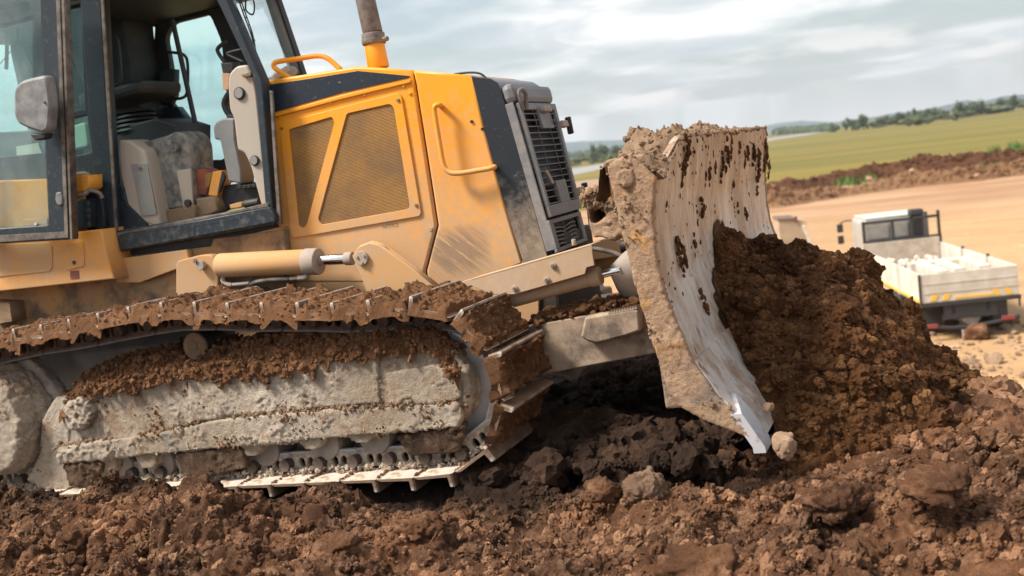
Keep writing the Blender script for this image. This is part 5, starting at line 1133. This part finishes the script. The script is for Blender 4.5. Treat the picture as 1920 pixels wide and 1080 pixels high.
xa, xb = P(150, 0, CY)[0]-.5, P(425, 0, CY)[0]
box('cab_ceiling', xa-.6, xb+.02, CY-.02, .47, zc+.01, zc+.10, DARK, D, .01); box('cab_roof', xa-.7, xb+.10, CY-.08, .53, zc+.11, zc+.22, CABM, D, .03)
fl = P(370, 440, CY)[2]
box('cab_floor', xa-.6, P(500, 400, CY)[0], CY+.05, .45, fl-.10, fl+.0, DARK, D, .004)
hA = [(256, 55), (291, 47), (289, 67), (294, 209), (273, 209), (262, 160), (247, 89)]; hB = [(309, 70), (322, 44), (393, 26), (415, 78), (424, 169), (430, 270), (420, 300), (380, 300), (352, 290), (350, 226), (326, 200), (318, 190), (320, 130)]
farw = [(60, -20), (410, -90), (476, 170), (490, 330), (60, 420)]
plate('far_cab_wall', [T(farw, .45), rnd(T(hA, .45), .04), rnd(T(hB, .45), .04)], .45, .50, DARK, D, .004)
for h in (hA, hB): plate('far_window_glass', [T(h, .47)], .468, .474, GLT, D, 0)
tube('far_grab_rail', [P(307, 98, .40), P(330, 99, .40), P(346, 104, .40), P(352, 122, .40), P(351, 170, .40), P(343, 183, .40), P(322, 186, .40)], .010, DARK, D)
tplate('far_door_latch', [(297, 135), (310, 128), (327, 130), (326, 180), (318, 196), (300, 196)], .38, .06, DARK, D, .01)
tplate('far_sill_trim', [(294, 205), (330, 200), (350, 226), (352, 275), (294, 262)], .36, .08, TRIM, D, .01)
bar('door_strut', P(323, 36, .1), P(378, 285, .1), .030, .02, DARK, D)
tube('near_grab_handle', [P(199, 56, -.3), P(214, 66, -.3), P(222, 84, -.3), P(227, 145, -.3), P(222, 158, -.3), P(212, 160, -.3)], .010, CABM, D)
tplate('rear_cab_trim', [(186, -20), (225, -20), (232, 60), (252, 180), (268, 215), (215, 250), (195, 120)], .15, .30, DARK, D, .01)
# seat with bellows and consoles
c0 = P(255, 222, -.02)
for k in range(5): cyl('seat_bellows', c0+np.array([0, .0, -.02+k*.028-.06]), c0+np.array([0, 0, -.002+k*.028-.06]), .15-.006*k, RUB, D, r1=.135-.006*k, n=24)
prism('seat_cushion', [c0+np.array([-.28, -.18, .10]), c0+np.array([.22, -.18, .12]), c0+np.array([.24, -.18, .2]), c0+np.array([-.28, -.18, .2])], (0, .4, 0), DARK, D, .03)
prism('seat_backrest', [c0+np.array([-.62, -.20, .12]), c0+np.array([-.48, -.20, .14]), c0+np.array([-.62, -.20, .62]), c0+np.array([-.74, -.20, .60])], (0, .42, 0), DARK, D, .04)
tplate('seat_pedestal', [(222, 240), (290, 222), (330, 235), (330, 290), (226, 300)], -.15, .35, DARK, D, .01)
tplate('console_box', [(222, 262), (240, 263), (270, 282), (277, 302), (303, 430), (272, 418), (238, 384), (226, 330)], -.40, .20, BEI, D, .012, .02)
tplate('console_door', [(245, 308), (275.5, 307), (294, 402), (264.7, 406)], -.408, .01, CGRY, D, .002); bolt(P(263, 315, -.408), .012, BOLTM, D)
tplate('console_skirt', [(222, 350), (231, 352), (238, 384), (272, 418), (276, 426), (224, 436)], -.415, .03, CABM, D, .003)
tplate('fluid_casing', [(256, 270), (316, 253), (330, 245), (347, 254), (357, 272), (359, 313), (364, 386), (297, 395), (274, 330)], -.30, .22, CONC, D, .012, .03)
a = P(331, 278, -.31); cyl('casing_lever', a, a+np.array([0, -.035, 0]), .024, MIRR, D); bar('casing_arm', a+np.array([0, -.03, 0]), P(323, 268, -.34), .03, .02, MIRR, D); 
a = P(323, 268, -.33); cyl('casing_lever', a, a+np.array([0, -.03, 0]), .017, MIRR, D)
tplate('casing_strip', [(331, 320), (356, 316), (363, 387), (343, 388)], -.312, .02, BEI, D, .003)
tplate('casing_foot', [(296, 397), (364, 384), (368, 410), (340, 424), (305, 430)], -.33, .2, SOILD, D, .01)
for a_, b_ in [(350, 381)]: q_ = P(a_, b_, -.335); cyl('casing_port', q_, q_+np.array([0, .02, 0]), .022, DARK, D)
tplate('orange_cover', [(357, 320), (378, 316), (392, 322), (388, 365), (362, 366)], -.26, .12, ORNG, D, .004); tplate('orange_strip', [(398, 322), (416, 319), (407, 368), (390, 366)], -.268, .12, YEL, D, .004)
tplate('louvre_panel', [(384, 325), (398, 322), (391, 350), (385, 352)], -.270, .02, SCR, D, 0); tplate('louvre_panel', [(416, 322), (421, 332), (411, 360), (408, 362)], -.270, .02, DARK, D, 0)
tplate('lever_console', [(399, 240), (404, 228), (420, 221), (439, 222), (440, 262), (452, 320), (452, 345), (428, 340), (412, 262), (402, 262)], -.30, .14, CGRY, D, .01, .015)
tplate('floor_rubble', [(366, 372), (400, 368), (410, 395), (372, 412)], -.30, .15, SOILD, D, .01)
tplate('pedal_box', [(405, 352), (452, 342), (486, 345), (498, 380), (400, 398)], -.22, .10, DARK, D, .01); a = P(474, 381, -.34); cyl('pedal_roller', a+np.array([-.05, 0, 0]), a+np.array([.05, 0, 0]), .026, RUB, D)
for k in range(4): bar('pedal_rib', P(448+k*9, 352-k, -.27), P(456+k*9, 350-k, -.27), .04, .02, RUB, D)
tplate('pedal_guard', [(430, 384), (452, 378), (454, 388), (432, 392)], -.34, .08, YELD, D, .004)
pil = [(429, 138), (442, 124), (462, 121), (475, 144), (482, 180), (494, 300), (504, 384), (490, 387), (469, 310), (458, 287), (445, 282), (438, 222), (430, 205), (427, 160)]
tplate('front_pillar_trim', pil, -.43, .10, BEI, D, .012, .02)
for a_, b_, r_ in [(450, 175, .036), (478.5, 301, .030)]:
    q_ = P(a_, b_, -.43); cyl('speaker_ring', q_, q_+np.array([0, -.012, 0]), r_, RUB, D, bevel=.004); cyl('speaker_grille', q_+np.array([0, -.012, 0]), q_+np.array([0, -.016, 0]), r_*.78, CGRY, D)
tplate('pillar_catch', [(452, 140), (470, 134), (471, 143), (455, 145)], -.45, .03, BOLTM, D, .004)
tube('lever_stick', [P(422, 118, -.2), P(410, 100, -.2), P(409, 90, -.2), P(424, 78, -.2)], .012, RUB, D); tplate('lever_grip', [(413, 118), (436, 116), (438, 136), (417, 138)], -.24, .08, DARK, D, .008); tplate('lever_tag', [(416, 137), (430, 137), (428, 168), (418, 168)], -.25, .03, simple('tan_cardboard', (.50, .30, .17), .8), D, .002)
tube('mirror_arm', [P(452, 93, -.3), P(432, 98, -.3), P(428, 103, -.3), P(458, 117, -.3)], .008, RUB, D); tube('steering_rim', [P(436, 222, -.1), P(424, 205, -.1), P(422, 190, -.1), P(432, 172, -.1)], .02, DARK, D)
tplate('dash_hood', [(425, 215), (440, 217), (440, 228), (424, 230)], -.2, .1, DARK, D, .004)
# windscreen, far pillar, wipers
yf = .15
w_ = [P(503, 172, CY+.02), P(428, -20, CY+.02), P(497, -20, yf), P(562, 144, yf)]
prism('windscreen', w_, np.array([.005, -.002, 0]), GLW, D, 0)
prism('far_pillar', [P(491, -20, yf), P(512, -20, yf), P(566, 142, yf), P(545, 146, yf)], (0, .05, 0), CGRY, D, .004)
prism('far_pillar_seal', [P(510, -20, yf-.01), P(514, -20, yf-.01), P(569, 142, yf-.01), P(564, 142, yf-.01)], (0, .05, 0), RUB, D, .002)
prism('windscreen_sill', [P(494, 148, CY+.03), P(498, 178, CY+.03), P(566, 158, yf), P(562, 138, yf)], (-.05, 0, 0), CABM, D, .004)
tube('wiper_arm', [P(444, -10, -.40), P(458, 30, -.38), P(472, 68, -.37), P(480, 102, -.37)], .004, RUB, D, n=6); tube('wiper_arm', [P(448, -10, -.38), P(462, 30, -.37), P(474, 66, -.37), P(481, 104, -.37)], .004, RUB, D, n=6)
for k in range(6): bar('wiper_link', P(449+k*5, 4+k*14, -.385), P(454+k*5, 6+k*14, -.38), .006, .006, RUB, D, bevel=0)
tube('wiper_hose', [P(462, -10, -.36), P(461, 18, -.36), P(474, 27, -.36), P(477, 10, -.36), P(472, -10, -.36)], .005, RUB, D, n=6)
bar('windscreen_bracket', P(505, 150, -.3), P(540, 128, -.1), .03, .03, BEI, D); a = P(548, 134, -.05); cyl('washer_cap', a, a+np.array([.01, -.02, 0]), .03, BEI, D)
# rear part of the cab side
W0 = [(-50, -40), (110, -40), (115, 283), (-50, 300)]; W1 = [(118, -40), (150, -40), (160, 205), (124, 212)]; W2 = [(127, 224), (164, 215), (173, 286), (128, 295)]
plate('rear_cab_side', [T([(-90, -60), (160, -60), (192, 440), (190, 455), (132, 455), (128, 345), (-90, 345)], CY), T(W0, CY), T(W1, CY), rnd(T(W2, CY), .015)], CY-.004, CY+.05, CABM, D, .004)
for w in (W0, W1, W2): plate('rear_side_glass', [T(w, CY+.02)], CY+.018, CY+.024, GLT, D, 0)
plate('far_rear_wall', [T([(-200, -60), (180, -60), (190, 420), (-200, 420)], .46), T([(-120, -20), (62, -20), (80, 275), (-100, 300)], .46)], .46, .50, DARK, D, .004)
tplate('rear_pillar', [(22, -40), (48, -40), (60, 280), (20, 100)], .30, .06, DARK, D); tplate('rear_console', [(-40, 250), (115, 240), (118, 300), (-40, 312)], .10, .2, CABM, D, .01); tplate('rear_bottle', [(128, 238), (160, 228), (166, 275), (132, 282)], -.2, .1, simple('pale_green_tank', (.45, .52, .38), .5), D, .01, .03)
tube('rear_grab_rail', [P(-10, 70, -.2), P(10, 64, -.2), P(13, 80, -.2), P(12, 130, -.2)], .012, DARK, D); tube('rear_cable', [P(0, 120, -.3), P(30, 78, -.3), P(34, 20, -.3)], .003, RUB, D, n=5)
tplate('rear_paper', [(30, 275), (70, 268), (80, 290), (32, 296)], -.1, .01, PLT, D, 0)
plate('hood_corner_wedge', [T([(128, 331), (165, 328), (166, 352), (160, 358), (130, 359)], -.62)], -.62, -.50, YEL, D, .004)
# open door
DY = -.72
do = [(-70, -60), (112, -60), (135, 449), (-70, 461)]; dg = [(-60, -50), (75, -50), (84, 270), (91, 422), (-60, 432)]
plate('door_frame', [T(do, DY), rnd(T(dg, DY), .02)], DY, DY+.045, CABM, D, .006)
plate('door_glass', [T(dg, DY+.02)], DY+.018, DY+.024, GLD, D, 0)
tplate('door_edge_seal', [(103, -50), (110, -50), (128, 446), (121, 446)], DY-.012, .012, RUBG, D, .002); tplate('door_edge_seal', [(113, -50), (118, -50), (136, 449), (131, 449)], DY-.012, .05, RUBG, D, .003); tplate('door_bottom_seal', [(-60, 445), (121, 434), (124, 446), (-60, 458)], DY-.01, .012, RUBG, D, .002)
tplate('door_knob', [(104, 361), (113, 360), (117, 370), (116, 384), (108, 386), (103, 376)], DY-.02, .02, MIRR, D, .006, .01)
tplate('door_catch', [(42, 412), (88, 408), (88, 420), (44, 424)], DY+.03, .02, YELD, D, .003); a = P(66, 421, DY); cyl('catch_button', a, a+np.array([0, .02, 0]), .01, CHROME, D)
tplate('hinge_plate', [(133, 376), (160, 373), (164, 427), (136, 431)], -.60, .10, CABM, D, .004); tplate('hinge_plate', [(168, 374), (190, 372), (196, 426), (172, 428)], -.52, .04, CABM, D, .004)
for k in range(4): a = P(165.5+k*.7, 376+k*13, -.60); cyl('hinge_knuckle', a, P(166+k*.7, 387+k*13, -.60), .012, CABM, D, n=12)
tube('door_stay', [P(134, 328, -.56), P(160, 326, -.55), P(170, 334, -.55), P(174, 356, -.55)], .014, RUBG, D); tube('door_lever', [P(140, 368, -.64), P(160, 364, -.64), P(168, 357, -.62), P(186, 362, -.60), P(192, 372, -.60)], .012, PIPEM, D)
tplate('mud_flap', [(173, 431), (186, 431), (190, 464), (176, 462)], -.56, .02, RUBG, D, .003)
# mirror
mo = [(25, 168), (36, 152), (60, 145), (86, 140), (92, 170), (95, 200), (91, 243), (80, 251), (56, 243), (32, 232), (25, 215)]
m_ = tplate('door_mirror', mo, -.86, .07, MIRR, D, .018, .03); bolt(P(84, 192, -.862), .008, BOLTM, D)
tplate('mirror_foot', [(56, 250), (86, 250), (84, 260), (66, 264), (58, 256)], -.84, .06, RUB, D, .008, .01)

# ================================================================== TRUCK
tx, ty, tyaw, tz = 1.43, 21.63, math.radians(105), -3.054
TR = empty('flatbed_truck'); TR.location = (tx, ty, LZ); TR.rotation_euler = (0, 0, tyaw-math.pi/2)   # local +y is forward, +x to its right side
props(TR, 'white dropside flatbed truck seen from behind, its bed carrying pale blocks', 'truck')
Wd, Ln, Hh = 2.2, 6.4, .69; fz_ = tz-LZ
def tb(name, x0, x1, y0, y1, z0, z1, mat, b=.01): return box(name, x0, x1, y0, y1, z0, z1, mat, TR, b)
tb('bed_floor', 0, Wd, 0, Ln, fz_-.06, fz_+.05, BEIB); tb('tailgate', 0, Wd, -.03, .02, fz_, fz_+Hh, TWH)
tb('tailgate_rib', .02, Wd-.02, -.042, -.029, fz_+.22, fz_+.232, TWH, 0); tb('tailgate_rib', .02, Wd-.02, -.042, -.029, fz_+.44, fz_+.452, TWH, 0)
L3 = Ln/3
for k in range(3):
    tb('left_dropside', -.02, .03, k*L3+.03, (k+1)*L3-.03, fz_, fz_+Hh, TWH); tb('right_dropside', Wd-.03, Wd+.02, k*L3+.03, (k+1)*L3-.03, fz_, fz_+Hh, TWH)
    tb('side_post', -.04, .03, (k+1)*L3-.03, (k+1)*L3+.03, fz_-.05, fz_+Hh+.02, TWH, .005); tb('side_post', Wd-.03, Wd+.04, (k+1)*L3-.03, (k+1)*L3+.03, fz_-.05, fz_+Hh+.06, TGRY, .005)
tb('corner_post', -.045, .0, -.05, .03, fz_-.05, fz_+Hh, TGRY, .005)
tb('side_tape', -.032, -.02, .05, Ln, fz_+.0, fz_+.06, TYEL, 0)
tb('tailgate_tape', .75, 1.62, -.045, -.03, fz_+.05, fz_+.10, TYEL, 0)
for x in (.18, .46, 1.68, 1.94):
    s_ = 1 if x < 1 else -1; prism('hazard_mark', [(x, -.045, fz_+.04), (x+.12, -.045, fz_+.04), (x+.12+.08*s_, -.045, fz_+.18), (x+.08*s_, -.045, fz_+.18)], (0, .014, 0), TYEL, TR, 0)
tb('rear_sill', -.04, Wd+.04, -.05, .08, fz_-.10, fz_-.01, TGRY)
tb('headboard', 0, Wd, Ln-.03, Ln+.03, fz_, fz_+.85, simple('worn_board_timber', (.42, .33, .25), .8, 0, .2, (.55, .46, .38), 4))
for z0, z1 in ((.86, .92), (1.42, 1.50)): tb('guard_rail', .05, Wd, Ln-.0, Ln+.07, fz_+z0, fz_+z1, TBLU)
for x in (.05, .88, 1.42, Wd-.02): tb('guard_post', x-.03, x+.05, Ln, Ln+.07, fz_+.86, fz_+(1.5 if x < 2 else 1.62), TBLU)
tb('guard_leg', Wd-.04, Wd+.03, Ln-.05, Ln+.02, fz_+.1, fz_+.95, TBLU)
# cab of the truck
prism('truck_cab', [(.12, Ln+.35, .55), (.12, Ln+.35, fz_+1.42), (.22, Ln+.35, fz_+1.52), (Wd-.3, Ln+.35, fz_+1.52), (Wd-.2, Ln+.35, fz_+1.42), (Wd-.2, Ln+.35, .55)], (0, 1.75, 0), simple('shaded_cab_paint', (.40, .38, .34), .6, 0, 0, (.32, .30, .27), 2), TR, .06)  # shade painted into the cab sides and back panel; only the roof is white
prism('cab_roof_panel', [(.20, Ln+.36, fz_+1.525), (Wd-.3, Ln+.36, fz_+1.525), (Wd-.3, Ln+.36, fz_+1.56), (.20, Ln+.36, fz_+1.56)], (0, 1.7, 0), TWH, TR, .015)
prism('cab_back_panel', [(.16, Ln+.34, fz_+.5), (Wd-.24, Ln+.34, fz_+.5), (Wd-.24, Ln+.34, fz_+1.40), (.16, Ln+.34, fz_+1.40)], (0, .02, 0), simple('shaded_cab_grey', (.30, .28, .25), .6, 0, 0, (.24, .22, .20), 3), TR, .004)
for x0, x1 in ((.22, .84), (.98, 1.40)): tb('rear_window', x0, x1, Ln+.315, Ln+.345, fz_+.93, fz_+1.34, TGL, .01)
tb('air_intake', 1.44, 1.78, Ln+.12, Ln+.34, .9, fz_+1.52, TGRY, .03); tb('intake_head', 1.42, 1.80, Ln+.05, Ln+.42, fz_+1.52, fz_+1.70, TGRY, .04)
for z_ in (1.03, 1.27): tb('right_mirror', Wd-.02, Wd+.16, Ln+1.9, Ln+1.97, fz_+z_, fz_+z_+.18, TGRY, .02)
for z_ in (.72, 1.08): tb('left_mirror', -.36, -.18, Ln+1.9, Ln+1.97, fz_+z_, fz_+z_+.26, TGRY, .02)
tube('mirror_bracket', [(.1, Ln+1.9, fz_+1.42), (-.1, Ln+1.93, fz_+1.42), (-.27, Ln+1.93, fz_+1.36)], .02, TGRY, TR, n=8)
# chassis and wheels
for x in (.65, 1.45): tb('chassis_rail', x, x+.10, 0, Ln+1.8, .62, fz_-.08, TGRY)
tb('rear_crossmember', .5, 1.7, .0, .15, .5, fz_-.08, TGRY); tb('tool_box', 1.60, 1.95, .05, .6, .38, fz_-.1, TGRY, .02); tb('tank', -.0, .45, 2.2, 3.4, .45, .85, TGRY, .05)
cyl('axle', (.1, 1.35, .48), (2.1, 1.35, .48), .07, TGRY, TR); o = cyl('axle_differential', (1.1, 1.15, .50), (1.1, 1.6, .50), .22, TGRY, TR, r1=.12); 
cyl('spare_lamp', (1.15, .18, .52), (1.15, .26, .52), .22, PLT, TR)
tube('underrun_bar', [(.0, .05, .40), (.6, .03, .30), (1.2, .02, .30), (1.8, .03, .36), (2.2, .05, .42)], .05, TBLU, TR, n=10)
tb('tail_lamp', 1.78, 2.08, -.04, .02, .37, .47, TRED, .01); tb('tail_lamp', .10, .32, -.04, .02, .33, .43, TRED, .01); tb('number_plate', .85, 1.25, -.06, -.04, .10, .24, TWH, .004); tb('hanging_hook', Wd-.02, Wd+.02, -.04, .0, fz_-.28, fz_-.02, TGRY, .004)
for y_ in (1.35, Ln+.9):
    for x_ in ((.02, .30), (.34, .60), (1.62, 1.88), (1.92, 2.18)) if y_ < 3 else ((.08, .36), (1.84, 2.12)):
        w = cyl('truck_wheel', (x_[0], y_, .50), (x_[1], y_, .50), .50, RUB, TR, n=36, bevel=.04); r_ = cyl('rim', (x_[0]-.005, y_, .50), (x_[1]+.005, y_, .50), .27, TWH, w, n=24)
tb('mudguard', -.0, .62, .75, 1.95, 1.03-.1, fz_-.09, TGRY, .01); tb('mudguard', 1.6, 2.2, .75, 1.95, 1.03-.1, fz_-.09, TGRY, .01); tb('mud_flap', .0, .6, .62, .66, .25, .9, TGRY, .004)
# load: slabs of pale wall block
blk = [(.12, .55, 1.8, .30, .34, .45, 'pale block lying at the left of the truck bed, nearest the left side'), (.62, .9, 1.9, .30, .50, .45, 'second pale block from the left side of the truck bed'), (1.10, 1.2, 1.8, .30, .48, .45, 'third pale block from the left side of the truck bed'), (1.72, 1.3, 1.9, .30, .48, .45, 'pale block against the right side of the truck bed')]
TM = TR.matrix_basis.copy() if False else Matrix.Translation(TR.location)@Matrix.Rotation(tyaw-math.pi/2, 4, 'Z')
def loadbox(x, y, z, lx, ly, lz, lab, rz=0):
    o = box('wall_block', -lx/2, lx/2, 0, ly, 0, lz, PLT, None, .02); o.matrix_world = TM@Matrix.Translation((x+lx/2, y, z))@Matrix.Rotation(rz, 4, 'Z'); props(o, lab, 'building block', 'pale blocks on the truck bed')
for i, (x, y, ly, lx, lz, dz, lab) in enumerate(blk): loadbox(x, y, fz_+.052, lx, ly, lz+.06, lab, .05-.03*i)
loadbox(.55, 3.2, fz_+.052, 1.5, .45, .5, 'pale block lying crosswise ahead of the other blocks on the truck bed', -.03)
n = 240; pos = np.stack([rg.uniform(.1, 2.1, n), rg.uniform(3.8, Ln-.1, n), fz_+.05+rg.uniform(0, .30, n)], 1); pw_ = np.array([(TM@Vector(p))[:] for p in pos])
o = lumpset('truck_rubble', pw_, rg.uniform(.05, .13, n), PLT, s=8); o['kind'] = 'stuff'
# sandy bin half hidden behind the heap
g = RWd(1492, 470, 43); g[2] = LZ
BN = empty('sandy_skip', g, .25); props(BN, 'sand-coloured open metal skip with a leaning pale board, half hidden behind the soil heap', 'skip')
hsk = 2.0
prism('skip_body', [(-.55, 0, 0), (.42, 0, 0), (.42, 0, hsk-.1), (-.55, 0, hsk)], (0, 1.6, 0), BEIB, BN, .02)
prism('skip_rim', [(-.58, -.04, hsk-.02), (.10, -.04, hsk-.06), (.10, -.04, hsk+.03), (-.58, -.04, hsk+.06)], (0, 1.68, 0), BOLTM, BN, .01)
prism('leaning_board', [(.30, -.25, hsk-.30), (.42, -.25, hsk-.30), (.92, -.25, 0), (.78, -.25, 0)], (0, .9, 0), PLT, BN, .01)
prism('skip_end_plate', [(.30, -.02, hsk-.45), (.46, -.02, hsk-.1), (.50, -.02, .0), (.3, -.02, 0)], (0, 1.6, 0), BEIB, BN, .01)
tb2 = box('orange_tag', .06, .16, -.06, .0, hsk-.15, hsk+.08, ORNG, BN, .004)
